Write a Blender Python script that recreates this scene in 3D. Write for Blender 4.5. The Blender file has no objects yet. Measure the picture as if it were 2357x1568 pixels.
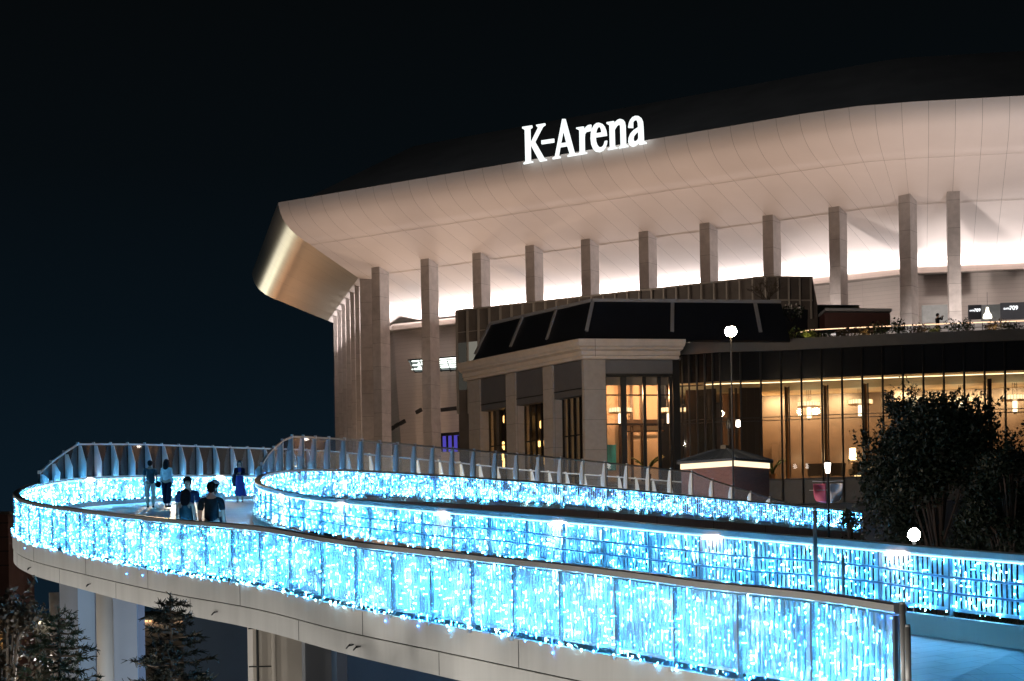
import bpy, bmesh, math, random
from mathutils import Vector, Matrix
random.seed(7)
PI = math.pi
CZ = 8.0            # camera height above the ground
F = 4400.0; CX = 1178.5; HY = 1370.0; ROLL = 0.0165   # photograph measured on a 2357 px wide print
SC = bpy.context.scene
COL = SC.collection

# ------------------------------------------------------------------ helpers
def W(px, py, d):
    """a point of the place, d metres in front of the camera station"""
    u = px - CX; v = HY - py
    a = u*math.cos(ROLL) + v*math.sin(ROLL); b = -u*math.sin(ROLL) + v*math.cos(ROLL)
    return Vector((a*d/F, d, b*d/F + CZ))

class MB:
    def __init__(s): s.v = []; s.f = []; s.uv = []
    def add(s, vs, fs, uvs=None):
        o = len(s.v); s.v += [tuple(x) for x in vs]
        for k, f in enumerate(fs):
            s.f.append(tuple(i+o for i in f)); s.uv.append(uvs[k] if uvs else None)
    def box(s, lo, hi):
        x0, y0, z0 = lo; x1, y1, z1 = hi
        s.add([(x0,y0,z0),(x1,y0,z0),(x1,y1,z0),(x0,y1,z0),(x0,y0,z1),(x1,y0,z1),(x1,y1,z1),(x0,y1,z1)],
              [(0,3,2,1),(4,5,6,7),(0,1,5,4),(1,2,6,5),(2,3,7,6),(3,0,4,7)])
    def obox(s, c, ax, ay, az):
        """oriented box: centre and three half-axis vectors"""
        c = Vector(c); P = []
        for k in (-1, 1):
            for (i, j) in ((-1,-1),(1,-1),(1,1),(-1,1)):
                P.append(c + ax*i + ay*j + az*k)
        s.add(P, [(0,3,2,1),(4,5,6,7),(0,1,5,4),(1,2,6,5),(2,3,7,6),(3,0,4,7)])
    def bar(s, p, q, w, h=None, up=Vector((0,0,1))):
        p = Vector(p); q = Vector(q); d = q-p
        if d.length < 1e-6: return
        h = w if h is None else h
        dn = d.normalized()
        sd = dn.cross(up)
        if sd.length < 1e-4: sd = dn.cross(Vector((1,0,0)))
        sd.normalize(); u2 = sd.cross(dn)
        s.obox((p+q)/2, sd*w/2, dn*d.length/2, u2*h/2)
    def tube(s, pts, r, n=8, r2=None, cap=True):
        pts = [Vector(p) for p in pts]; m = len(pts); o = len(s.v); rings = []
        for i, p in enumerate(pts):
            t = (pts[min(i+1,m-1)] - pts[max(i-1,0)])
            t = t.normalized() if t.length > 1e-9 else Vector((0,0,1))
            a = t.cross(Vector((0,0,1)))
            if a.length < .05: a = t.cross(Vector((1,0,0)))
            a.normalize(); b = a.cross(t)
            rr = r[i] if isinstance(r, (list, tuple)) else (r if r2 is None else r + (r2-r)*i/max(1, m-1))
            rings.append([p + a*math.cos(2*PI*k/n)*rr + b*math.sin(2*PI*k/n)*rr for k in range(n)])
        vs = [v for rg in rings for v in rg]
        fs = [(i*n+k, i*n+(k+1)%n, (i+1)*n+(k+1)%n, (i+1)*n+k) for i in range(m-1) for k in range(n)]
        if cap: fs += [tuple(range(n))[::-1], tuple((m-1)*n+k for k in range(n))]
        s.add(vs, fs)
    def lathe(s, c, prof, n=16):
        """prof: list of (radius, z) about the vertical through c"""
        c = Vector(c); vs = []; m = len(prof)
        for (r, z) in prof:
            for k in range(n):
                vs.append(c + Vector((r*math.cos(2*PI*k/n), r*math.sin(2*PI*k/n), z)))
        fs = [(i*n+k, i*n+(k+1)%n, (i+1)*n+(k+1)%n, (i+1)*n+k) for i in range(m-1) for k in range(n)]
        fs += [tuple(range(n))[::-1], tuple((m-1)*n+k for k in range(n))]
        s.add(vs, fs)
    def prism(s, poly, z0, z1):
        """poly: plan points (x, y); vertical prism"""
        n = len(poly)
        vs = [(x, y, z0) for x, y in poly] + [(x, y, z1) for x, y in poly]
        s.add(vs, [tuple(range(n))[::-1], tuple(range(n, 2*n))] + [(i, (i+1)%n, n+(i+1)%n, n+i) for i in range(n)])
    def quad(s, a, b, c, d): s.add([a, b, c, d], [(0,1,2,3)])
    def slab(s, pts, nrm, th):
        """planar polygon pts given thickness th along -nrm"""
        n = len(pts); nv = Vector(nrm).normalized()*th
        vs = [Vector(p) for p in pts] + [Vector(p)-nv for p in pts]
        s.add(vs, [tuple(range(n)), tuple(range(n, 2*n))[::-1]] + [(i, n+i, n+(i+1)%n, (i+1)%n) for i in range(n)])
    def build(s, name, m, parent=None, smooth=False, local=False):
        me = bpy.data.meshes.new(name)
        org = Vector((0,0,0))
        if parent is None and not local and s.v:
            xs = [v[0] for v in s.v]; ys = [v[1] for v in s.v]; zs = [v[2] for v in s.v]
            org = Vector(((min(xs)+max(xs))/2, (min(ys)+max(ys))/2, min(zs)))
        vs = s.v if org.length == 0 else [(v[0]-org.x, v[1]-org.y, v[2]-org.z) for v in s.v]
        me.from_pydata(vs, [], s.f)
        if any(s.uv):
            ul = me.uv_layers.new(name='UVMap'); li = 0
            for f, uv in zip(s.f, s.uv):
                for k in range(len(f)):
                    if uv: ul.data[li].uv = uv[k]
                    li += 1
        bm = bmesh.new(); bm.from_mesh(me)
        if len(bm.faces) < 60000: bmesh.ops.recalc_face_normals(bm, faces=bm.faces)
        bm.to_mesh(me); bm.free()
        if m is not None: me.materials.append(m)
        if smooth:
            for p in me.polygons: p.use_smooth = True
        o = bpy.data.objects.new(name, me); COL.objects.link(o)
        o.location = org
        if parent is not None:
            o.parent = parent
            if not local: o.matrix_parent_inverse = PM.get(parent.name, Matrix()).inverted()
        return o
PM = {}
def tag(o, label=None, cat=None, group=None, kind=None):
    if label: o['label'] = label
    if cat: o['category'] = cat
    if group: o['group'] = group
    if kind: o['kind'] = kind
    return o
def thing(name, label, cat, loc, group=None, rz=0.0):
    o = bpy.data.objects.new(name, None); COL.objects.link(o)
    o.location = loc; o.rotation_euler = (0,0,rz); o.empty_display_size = .3
    PM[o.name] = Matrix.Translation(Vector(loc)) @ Matrix.Rotation(rz, 4, 'Z')
    return tag(o, label, cat, group)
def copy_tree(o, parent=None):
    c = o.copy(); COL.objects.link(c)
    if parent: c.parent = parent
    for ch in [x for x in o.children]: copy_tree(ch, c)
    return c

# ------------------------------------------------------------------ materials
def nm(name):
    m = bpy.data.materials.new(name); m.use_nodes = True
    nt = m.node_tree; return m, nt, nt.nodes, nt.links, nt.nodes['Principled BSDF']
def mat(name, col, rough=.6, metal=0.0, var=.12, scale=2.0, bump=0.0, emit=None, es=0.0, stretch=(1,1,1), spec=.5):
    m, nt, N, L, b = nm(name)
    b.inputs['Roughness'].default_value = rough; b.inputs['Metallic'].default_value = metal
    b.inputs['Specular IOR Level'].default_value = spec
    c = (*col, 1)
    if var > 0:
        tc = N.new('ShaderNodeTexCoord'); mp = N.new('ShaderNodeMapping'); mp.inputs['Scale'].default_value = stretch
        no = N.new('ShaderNodeTexNoise'); no.inputs['Scale'].default_value = scale; no.inputs['Detail'].default_value = 6
        no.inputs['Roughness'].default_value = .65
        rp = N.new('ShaderNodeValToRGB')
        rp.color_ramp.elements[0].position = .3; rp.color_ramp.elements[1].position = .7
        rp.color_ramp.elements[0].color = (*[max(0, x*(1-var)) for x in col], 1)
        rp.color_ramp.elements[1].color = (*[min(1, x*(1+var)) for x in col], 1)
        L.new(tc.outputs['Object'], mp.inputs['Vector']); L.new(mp.outputs['Vector'], no.inputs['Vector'])
        L.new(no.outputs['Fac'], rp.inputs['Fac']); L.new(rp.outputs['Color'], b.inputs['Base Color'])
        if bump > 0:
            bp = N.new('ShaderNodeBump'); bp.inputs['Strength'].default_value = bump
            L.new(no.outputs['Fac'], bp.inputs['Height']); L.new(bp.outputs['Normal'], b.inputs['Normal'])
    else: b.inputs['Base Color'].default_value = c
    if emit:
        b.inputs['Emission Color'].default_value = (*emit, 1); b.inputs['Emission Strength'].default_value = es
    return m
def emis(name, col, s):
    m = bpy.data.materials.new(name); m.use_nodes = True; N = m.node_tree.nodes; L = m.node_tree.links
    N.clear(); e = N.new('ShaderNodeEmission'); o = N.new('ShaderNodeOutputMaterial')
    e.inputs['Color'].default_value = (*col, 1); e.inputs['Strength'].default_value = s
    L.new(e.outputs[0], o.inputs['Surface']); return m
def glass(name, tint, film=0.0, filmcol=(.7,.85,1), ior=1.45, rough=.02, gain=1.0):
    """thin architectural glass: clear, mirror reflection by Fresnel, a little milky film"""
    m = bpy.data.materials.new(name); m.use_nodes = True; N = m.node_tree.nodes; L = m.node_tree.links
    N.clear(); o = N.new('ShaderNodeOutputMaterial')
    t = N.new('ShaderNodeBsdfTransparent'); t.inputs['Color'].default_value = (*tint, 1)
    g = N.new('ShaderNodeBsdfGlossy'); g.inputs['Roughness'].default_value = rough; g.inputs['Color'].default_value = (.95,.97,1,1)
    fr = N.new('ShaderNodeFresnel'); fr.inputs['IOR'].default_value = ior
    ml = N.new('ShaderNodeMath'); ml.operation = 'MULTIPLY'; ml.inputs[1].default_value = gain
    mx = N.new('ShaderNodeMixShader'); L.new(fr.outputs[0], ml.inputs[0])
    ge = N.new('ShaderNodeNewGeometry'); fb_ = N.new('ShaderNodeMath'); fb_.operation = 'SUBTRACT'; fb_.inputs[0].default_value = gain; L.new(ge.outputs['Backfacing'], fb_.inputs[1])
    fb_.use_clamp = True; L.new(fb_.outputs[0], ml.inputs[1]); L.new(ml.outputs[0], mx.inputs[0])
    L.new(t.outputs[0], mx.inputs[1]); L.new(g.outputs[0], mx.inputs[2])
    last = mx
    if film > 0:
        d = N.new('ShaderNodeBsdfTranslucent'); d.inputs['Color'].default_value = (*filmcol, 1)
        m2 = N.new('ShaderNodeMixShader'); m2.inputs[0].default_value = film
        L.new(mx.outputs[0], m2.inputs[1]); L.new(d.outputs[0], m2.inputs[2]); last = m2
    L.new(last.outputs[0], o.inputs['Surface']); return m
def grid_mat(name, col, du, dv, line=.03, linecol=None, tone=.12, rough=.5, metal=0.0, offs=0.0, var=.06, nscale=.5):
    """UV in metres: panels du x dv with thin dark joints, each panel its own tone"""
    m, nt, N, L, b = nm(name)
    b.inputs['Roughness'].default_value = rough; b.inputs['Metallic'].default_value = metal
    tc = N.new('ShaderNodeTexCoord'); br = N.new('ShaderNodeTexBrick')
    mp = N.new('ShaderNodeMapping'); L.new(tc.outputs['UV'], mp.inputs['Vector']); L.new(mp.outputs['Vector'], br.inputs['Vector'])
    br.offset = offs; br.inputs['Scale'].default_value = 1.0
    br.inputs['Brick Width'].default_value = du; br.inputs['Row Height'].default_value = dv
    br.inputs['Mortar Size'].default_value = line; br.inputs['Mortar Smooth'].default_value = .1
    br.inputs['Color1'].default_value = (*[x*(1-tone) for x in col], 1); br.inputs['Color2'].default_value = (*[min(1, x*(1+tone)) for x in col], 1)
    br.inputs['Mortar'].default_value = (*(linecol or [x*.25 for x in col]), 1)
    no = N.new('ShaderNodeTexNoise'); no.inputs['Scale'].default_value = nscale; no.inputs['Detail'].default_value = 7; no.inputs['Roughness'].default_value = .65
    L.new(tc.outputs['Object'], no.inputs['Vector'])
    mr = N.new('ShaderNodeMapRange'); mr.inputs['From Min'].default_value = .3; mr.inputs['From Max'].default_value = .7
    mr.inputs['To Min'].default_value = 1-var; mr.inputs['To Max'].default_value = 1+var
    L.new(no.outputs['Fac'], mr.inputs['Value'])
    mx = N.new('ShaderNodeVectorMath'); mx.operation = 'SCALE'
    L.new(br.outputs['Color'], mx.inputs[0]); L.new(mr.outputs['Result'], mx.inputs['Scale'])
    L.new(mx.outputs['Vector'], b.inputs['Base Color']); return m

M = dict(
    soffit = grid_mat('roof_cladding', (.78,.72,.69), 2.3, 400, .014, (.22,.20,.19), .03, .6, .04, var=.03, nscale=.25),
    roof = mat('roof_dark', (.06,.058,.057), .6, var=.2, scale=.25),
    column = grid_mat('column_concrete', (.52,.475,.45), 9, 2.6, .02, (.26,.24,.22), .07, .7, var=.16, nscale=1.2),
    cap = mat('cap', (.05,.045,.04)),
    hallwall = grid_mat('siding', (.56,.50,.46), 6.0, .42, .012, (.40,.36,.33), .02, .65, var=.04),
    concrete = mat('fascia_concrete', (.50,.49,.465), .75, var=.10, scale=1.8, bump=.05, stretch=(1,1,.10)),
    concrete_w = mat('warm_concrete', (.36,.29,.25), .75, var=.14, scale=.9, stretch=(1,1,.35)),
    pier = mat('pier_concrete', (.46,.41,.35), .8, var=.12, scale=.8, stretch=(1,1,.3)),
    pier_blue = mat('pale_blue_steel', (.28,.42,.62), .6, var=.06, scale=.5),
    pier_gray = mat('gray_steel', (.30,.31,.33), .6, var=.08, scale=.6),
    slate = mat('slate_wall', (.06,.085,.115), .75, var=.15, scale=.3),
    joint = mat('joint_black', (.02,.02,.02), .8, var=0),
    deck = grid_mat('deck_paving', (.60,.61,.62), .6, .3, .008, (.40,.41,.42), .06, .5, offs=.5, var=.12, nscale=1.5),
    railmetal = mat('rail_metal', (.40,.39,.37), .45, .3, var=.08, scale=3),
    raildark = mat('rail_dark', (.05,.055,.06), .4, .3, var=.1),
    postmat = mat('clip_strip', (.13,.16,.19), .4, .3, var=.1),
    white = mat('white_paint', (.72,.76,.80), .45, var=.05, scale=2),
    bal = mat('baluster_paint', (.40,.48,.54), .45, var=.1, scale=4),
    board = mat('post_paint', (.4,.5,.6), .5, var=.06, scale=3),
    cable = mat('cable_steel', (.35,.5,.7), .35, .5, var=0),
    stone = grid_mat('pavilion_stone', (.34,.295,.265), 4.2, 1.9, .014, (.17,.15,.14), .05, .65, var=.1, nscale=2.5),
    cornice = mat('cornice_stone', (.52,.44,.38), .6, var=.1, scale=1.5),
    darkpanel = mat('dark_panel', (.011,.013,.019), .35, var=.15, scale=.6),
    trim = mat('gray_trim', (.30,.30,.33), .5, .2, var=.06),
    lintel = mat('lintel_gray', (.12,.115,.12), .5, .2, var=.06),
    fin = mat('fin_metal', (.46,.41,.37), .4, .4, var=.06),
    finglass = mat('fin_glass', (.13,.11,.10), .35, 0, var=.2, scale=.8),
    black = mat('black_metal', (.012,.011,.011), .4, .3, var=0),
    bglass = mat('black_glass', (.010,.010,.011), .13, 0, var=.25, scale=.35, spec=.6),
    terrace = mat('terrace_slab', (.08,.08,.082), .6, var=.12),
    beige = mat('beige_wall', (.62,.50,.36), .7, var=.05, scale=.6),
    ceil = mat('cream_ceiling', (.66,.58,.45), .7, var=.03),
    bronze = mat('bronze', (.14,.075,.035), .3, .6, var=.15, scale=.5),
    darkwood = mat('dark_wood', (.03,.018,.012), .4, var=.2),
    floorm = mat('lobby_floor', (.22,.16,.10), .3, var=.15),
    brick = grid_mat('brick', (.12,.042,.032), .22, .075, .010, (.13,.075,.06), .2, .8, offs=.5, var=.15),
    slateroof = mat('kiosk_roof', (.012,.017,.026), .55, 0, var=.15),
    leaf = mat('leaf_dark', (.017,.030,.014), .6, var=.5, scale=1.6),
    leaf2 = mat('leaf_green', (.05,.085,.02), .6, var=.4, scale=2.5),
    leafb = mat('leaf_brown', (.045,.032,.017), .6, var=.5, scale=1.3),
    needle = mat('needle', (.017,.020,.014), .5, var=.5, scale=1.5),
    bark = mat('bark', (.10,.075,.055), .9, var=.3, scale=6),
    ground = mat('ground', (.035,.037,.035), .9, var=.3, scale=.15),
    asphalt = mat('asphalt', (.045,.045,.048), .85, var=.25, scale=.6),
    led = emis('led_cyan', (.075,.50,1.0), 92.0),
    ledb = emis('led_blue', (.03,.24,1.0), 40.0),
    ledw = emis('led_white', (.36,.80,1.0), 80.0),
    tape = emis('led_tape', (.28,.70,1.0), 2.6),
    spot = emis('rail_spot', (1.0,.80,.74), 14.0),
    sign = emis('sign_white', (.93,1.0,.99), .85),
    warm = emis('warm_lamp', (1.0,.70,.36), 9.0),
    shade = emis('chandelier_glass', (1.0,.78,.46), 1.5),
    shadehot = emis('chandelier_core', (1.0,.84,.58), 2.6),
    amber = emis('amber', (1.0,.55,.18), 3.2),
    street = emis('street_lamp', (1.0,.76,.46), 170.0),
    flood = emis('flood_lamp', (1.0,.95,.86), 60.0),
    cove = emis('cove_warm', (1.0,.74,.42), 3.2),
    lantern = emis('lantern', (1.0,.88,.76), 9.0),
    outglass = glass('parapet_glass', (.95,.98,.99), .04, (.55,.85,1.0)),
    scrglass = glass('screen_glass', (.88,.92,.95), .025, (.8,.85,.95)),
    winglass = glass('lobby_glass', (.88,.86,.82)),
    skin = mat('skin', (.46,.30,.235), .6, var=.05, scale=8, spec=.25),
    hair = mat('hair', (.008,.008,.010), .85, var=0, spec=.08),
)

# ------------------------------------------------------------------ paths of the footbridge
def catmull(P, n=14):
    out = []
    for i in range(len(P)-1):
        p0 = P[max(i-1,0)]; p1 = P[i]; p2 = P[i+1]; p3 = P[min(i+2,len(P)-1)]
        for k in range(n):
            t = k/n
            out.append(.5*((2*p1) + (p2-p0)*t + (2*p0-5*p1+4*p2-p3)*t*t + (3*p1-p0-3*p2+p3)*t**3))
    out.append(P[-1]); return out
def resample(P, step):
    L = [0]
    for a, b in zip(P, P[1:]): L.append(L[-1] + (b-a).length)
    n = max(1, round(L[-1]/step)); out = []; j = 0
    for i in range(n+1):
        s = L[-1]*i/n
        while j < len(L)-2 and L[j+1] < s: j += 1
        t = (s-L[j])/max(1e-9, L[j+1]-L[j]); out.append(P[j].lerp(P[j+1], min(1,max(0,t))))
    return out
def cut(P, a, b):
    """part of polyline between the samples nearest to plan points a and b"""
    ia = min(range(len(P)), key=lambda i: (P[i].xy-Vector(a)).length); ib = min(range(len(P)), key=lambda i: (P[i].xy-Vector(b)).length)
    return P[ia:ib+1]
def nrm(P, i, side):
    t = (P[min(i+1,len(P)-1)] - P[max(i-1,0)]); t.z = 0; t.normalize()
    return Vector((-t.y, t.x, 0))*side       # side +1 = left of travel
def sweep(mb, P, prof, side=1, closed=True):
    """prof: (outward, up) pairs; sweeps a closed section along P"""
    m = len(prof); vs = []
    for i, p in enumerate(P):
        n = nrm(P, i, side)
        for (o, z) in prof: vs.append(p + n*o + Vector((0,0,z)))
    fs = []
    for i in range(len(P)-1):
        for k in range(m if closed else m-1):
            k2 = (k+1) % m; fs.append((i*m+k, i*m+k2, (i+1)*m+k2, (i+1)*m+k))
    if closed: fs += [tuple(range(m)), tuple((len(P)-1)*m+k for k in range(m))[::-1]]
    mb.add(vs, fs)

outer_ctrl = [W(*p) for p in [(2072,1390,19.8),(1869,1361,21),(1640,1338.5,22.6),(1472,1317,24),(1289,1296,25.6),(1049,1271,28.4),
    (802,1243,31.6),(598,1211,34.8),(384,1193,39),(192,1172,45),(77,1155,49.5),(38,1137,52.5),(52,1123,56),(84,1112.5,58.6),
    (134,1103,61.3),(203,1097,64.5),(334,1092.6,69.5),(468,1092.6,74.5),(591,1093,79),(752,1095,85.5),(1047,1117,92),(1212,1132,97),(1381,1142,102),(1650,1160,110)]]
inner_ctrl = [W(*p) for p in [(2560,1294,21.6),(2357,1275,22.9),(2167,1260.6,24.2),(1990,1245,25.5),(1880,1236,26.4),(1565,1211,29.2),(1381,1194,31.2),
    (1205,1181,33.6),(1013,1166,36.3),(878,1154.7,38.9),(736,1142,42),(656,1129.8,45),(613,1119,48.5),(595,1110,52)]]
def zc(px, d, zt):   # point at px, depth d, height zt relative to the camera
    p = W(px, HY, d); return Vector((p.x, d, zt+CZ))
inner_ctrl += [zc(600,56,3.58), zc(625,59.6,3.95), zc(680,63.6,4.3), zc(760,67.8,4.58), zc(860,71.5,4.75), zc(1009,76.5,4.88), zc(1150,80.2,4.9),
               zc(1290,83.5,4.87), zc(1450,87,4.74), zc(1615,90.5,4.55), zc(1759,94,4.38), zc(1880,97,4.22), zc(1985,99.6,4.05)]
OUT = catmull(outer_ctrl); INN = catmull(inner_ctrl)
o_turn = outer_ctrl[12].xy; o_scr = outer_ctrl[13].xy
i_turn = inner_ctrl[14].xy
OUT_near = cut(OUT, outer_ctrl[0].xy, o_turn); OUT_far = cut(OUT, o_turn, outer_ctrl[-1].xy)
INN_near = cut(INN, inner_ctrl[0].xy, i_turn); INN_far = cut(INN, i_turn, inner_ctrl[-1].xy)
UP = Vector((0,0,1))

# ---- footbridge deck and beams
bridge = thing('footbridge', 'long curved pedestrian footbridge with pale concrete edge beams, sweeping left and back', 'footbridge', (0,40,0))
DECK_O = -1.0; DECK_I = -1.12
def even(P, n):
    L = [0]
    for a, b in zip(P, P[1:]): L.append(L[-1] + (b-a).length)
    out = []; j = 0
    for i in range(n+1):
        s = L[-1]*i/n
        while j < len(L)-2 and L[j+1] < s: j += 1
        out.append(P[j].lerp(P[j+1], min(1, max(0, (s-L[j])/max(1e-9, L[j+1]-L[j])))))
    return out
oa = even(cut(OUT, outer_ctrl[0].xy, outer_ctrl[10].xy), 40) + even(cut(OUT, outer_ctrl[10].xy, outer_ctrl[15].xy), 24)[1:] + even(cut(OUT, outer_ctrl[15].xy, outer_ctrl[-1].xy), 40)[1:]
ia = even(cut(INN, inner_ctrl[1].xy, inner_ctrl[11].xy), 40) + even(cut(INN, inner_ctrl[11].xy, inner_ctrl[18].xy), 24)[1:] + even(cut(INN, inner_ctrl[18].xy, inner_ctrl[-1].xy), 40)[1:]
# the deck runs on towards the camera past the end of the outer railing
oa = [Vector((7.2, 12.0, CZ-1.62)), Vector((5.6,16,CZ-1.35))] + oa; ia = [Vector((14.5,15,CZ-.55)), Vector((10.0,18.6,CZ-.12))] + ia
mb = MB()
for i in range(len(oa)-1):
    a0 = oa[i]+UP*DECK_O; a1 = oa[i+1]+UP*DECK_O; b0 = ia[i]+UP*DECK_I; b1 = ia[i+1]+UP*DECK_I
    uvq = [((q.x*.87+q.y*.49)+50, (q.y*.87-q.x*.49)+50) for q in (a0,b0,b1,a1)]
    mb.add([a0,a1,b1,b0, a0-UP*.35,a1-UP*.35,b1-UP*.35,b0-UP*.35], [(0,3,2,1),(4,5,6,7)], [uvq, uvq])
def deckz(x, y):
    best = None
    for i in range(len(oa)):
        a = oa[i]; b = ia[i]; ab = (b.xy-a.xy); t = max(0, min(1, (Vector((x,y))-a.xy).dot(ab)/ab.length_squared))
        q = a.lerp(b, t); d = (q.xy-Vector((x,y))).length
        if best is None or d < best[0]: best = (d, (a.z+DECK_O)*(1-t) + (b.z+DECK_I)*t)
    return best[1]
mb.build('deck', M['deck'], bridge)
mb = MB()        # outer beam: two concrete strips with an open joint between
sweep(mb, OUT, [(.02,-1.10),(.12,-1.10),(.12,-1.50),(.02,-1.50)], 1)
o = mb.build('edge_beam', M['concrete'], bridge)
mb = MB(); sweep(mb, OUT, [(-.10,-1.525),(.10,-1.525),(.10,-1.88),(-.10,-1.88)], 1); mb.build('edge_beam', M['concrete'], bridge)
mb = MB(); sweep(mb, OUT, [(-.05,-1.50),(.06,-1.50),(.06,-1.525),(-.05,-1.525)], 1)
Pj = resample(OUT, 2.6)
for i, p in enumerate(Pj):
    n = nrm(Pj, i, 1); t = Vector((n.y,-n.x,0))
    zt, zb = (-1.12, -1.5) if i % 2 else (-1.53, -1.87)
    mb.obox(p + n*(.121 if i % 2 else .101) + UP*(zt+zb)/2, t*.006, n*.003, UP*abs(zt-zb)/2)
mb.build('beam_joint', M['joint'], bridge)
mb = MB(); sweep(mb, INN, [(-.02,-1.16),(-.14,-1.16),(-.14,-2.15),(-.02,-2.15)], 1); mb.build('edge_beam', M['concrete_w'], bridge)
Pj = resample(INN_far, 4.0); mb = MB()
for i, p in enumerate(Pj):
    n = nrm(Pj, i, -1); t = Vector((n.y,-n.x,0)); mb.obox(p + n*.141 - UP*1.65, t*.012, n*.003, UP*.48)
mb.build('beam_joint', M['joint'], bridge)
mb = MB()        # box girder under the deck
for i in range(len(oa)-1):
    q = [oa[i].lerp(ia[i], .18), oa[i+1].lerp(ia[i+1], .18), oa[i+1].lerp(ia[i+1], .82), oa[i].lerp(ia[i], .82)]
    zt = -1.36; zb = -2.0
    v = [p + UP*zt for p in q] + [p + UP*zb for p in q]
    mb.add(v, [(4,5,6,7),(0,1,5,4),(2,3,7,6)])
mb.build('girder', M['pier_gray'], bridge)
mb = MB()        # small concrete kerb on the inner side
sweep(mb, INN, [(.02,-1.14),(.16,-1.14),(.16,-.86),(.02,-.86)], 1)
mb.build('kerb', M['pier'], bridge)
mb = MB()
Pk = resample(OUT_far, 1.5)
sweep(mb, OUT_far, [(-.02,-1.02),(-.14,-1.02),(-.14,-.86),(-.02,-.86)], 1); mb.build('kerb', M['concrete'], bridge)

# small lifting hooks on the beam
for px, py, d in [(1450*.4604+60, 1440, 31), (810,1466,31.0), (512,1408,36.3), (205,1330,44.2), (60,1275,49.5)]:
    p = W(px, py, d); i = min(range(len(OUT)), key=lambda k: (OUT[k].xy-p.xy).length); n = nrm(OUT, i, 1); t = Vector((n.y,-n.x,0))
    b0 = OUT[i] + n*.10 - UP*1.70; h = MB()
    h.tube([b0-t*.07, b0-t*.05+n*.08-UP*.02, b0+t*.06+n*.07-UP*.06, b0+t*.07+n*.0], .012, 6); h.build('lifting_hook', M['joint'], bridge)

# piers
def pier_box(c, w, dpt, rz, ztop, m, name='pier'):
    mb = MB(); ax = Vector((math.cos(rz), math.sin(rz), 0)); ay = Vector((-ax.y, ax.x, 0))
    mb.obox(Vector((c.x, c.y, ztop/2)), ax*w/2, ay*dpt/2, UP*ztop/2); return mb.build(name, m, bridge)
p = W(628, HY, 36.5)
pier_box(Vector((p.x, 36.6, 0)), .92, .9, .25, CZ+.2, M['pier'])
mb = MB()
for k in range(5):
    z = CZ - .55 - k*.72; mb.obox(Vector((W(600,HY,36.1).x, 36.1, z)), Vector((math.cos(.25),math.sin(.25),0))*.24, Vector((0,.03,0)), UP*.012)
mb.tube([Vector((W(589,HY,35.9).x, 36.0, 0)), Vector((W(589,HY,35.9).x, 36.0, CZ+.1))], .025, 8)
mb.build('pier_joint', M['joint'], bridge)
mb = MB(); mb.tube([Vector((W(627,HY,35.9).x, 35.98, 0)), Vector((W(627,HY,35.9).x, 35.98, CZ+.1))], .05, 10); mb.build('drain_pipe', M['pier'], bridge)
p = W(690, HY, 38); pier_box(Vector((p.x, 38.6, 0)), .75, .8, .9, CZ+.2, M['pier_gray'])
p = W(738, HY, 39); pier_box(Vector((p.x, 39.3, 0)), .85, .5, -.35, CZ+.4, M['pier_blue'])
mb = MB(); p = W(240, HY, 48.5); mb.lathe(Vector((p.x, 48.5, 0)), [(.21,0),(.21,CZ+1.0)], 24); mb.build('pier', M['pier'], bridge, True)
p = W(280, HY, 50); pier_box(Vector((p.x, 50.2, 0)), .6, .8, .3, CZ+1.2, M['pier_gray'])
p = W(312, HY, 52); pier_box(Vector((p.x, 52, 0)), .32, .4, -.3, CZ+1.2, M['pier_blue'])
p = W(201, HY, 50.5); pier_box(Vector((p.x, 50.8, 0)), .5, .4, -.3, CZ+1.2, M['pier_blue'])
p = W(160, HY, 53); pier_box(Vector((p.x, 53, 0)), .52, .6, .2, CZ+1.4, M['pier_gray'])
for px, d in ((1340,26.8),):
    p = W(px, HY, d+2); pier_box(Vector((p.x, p.y, 0)), .9, .9, .25, CZ-1.9, M['pier'])

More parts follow.
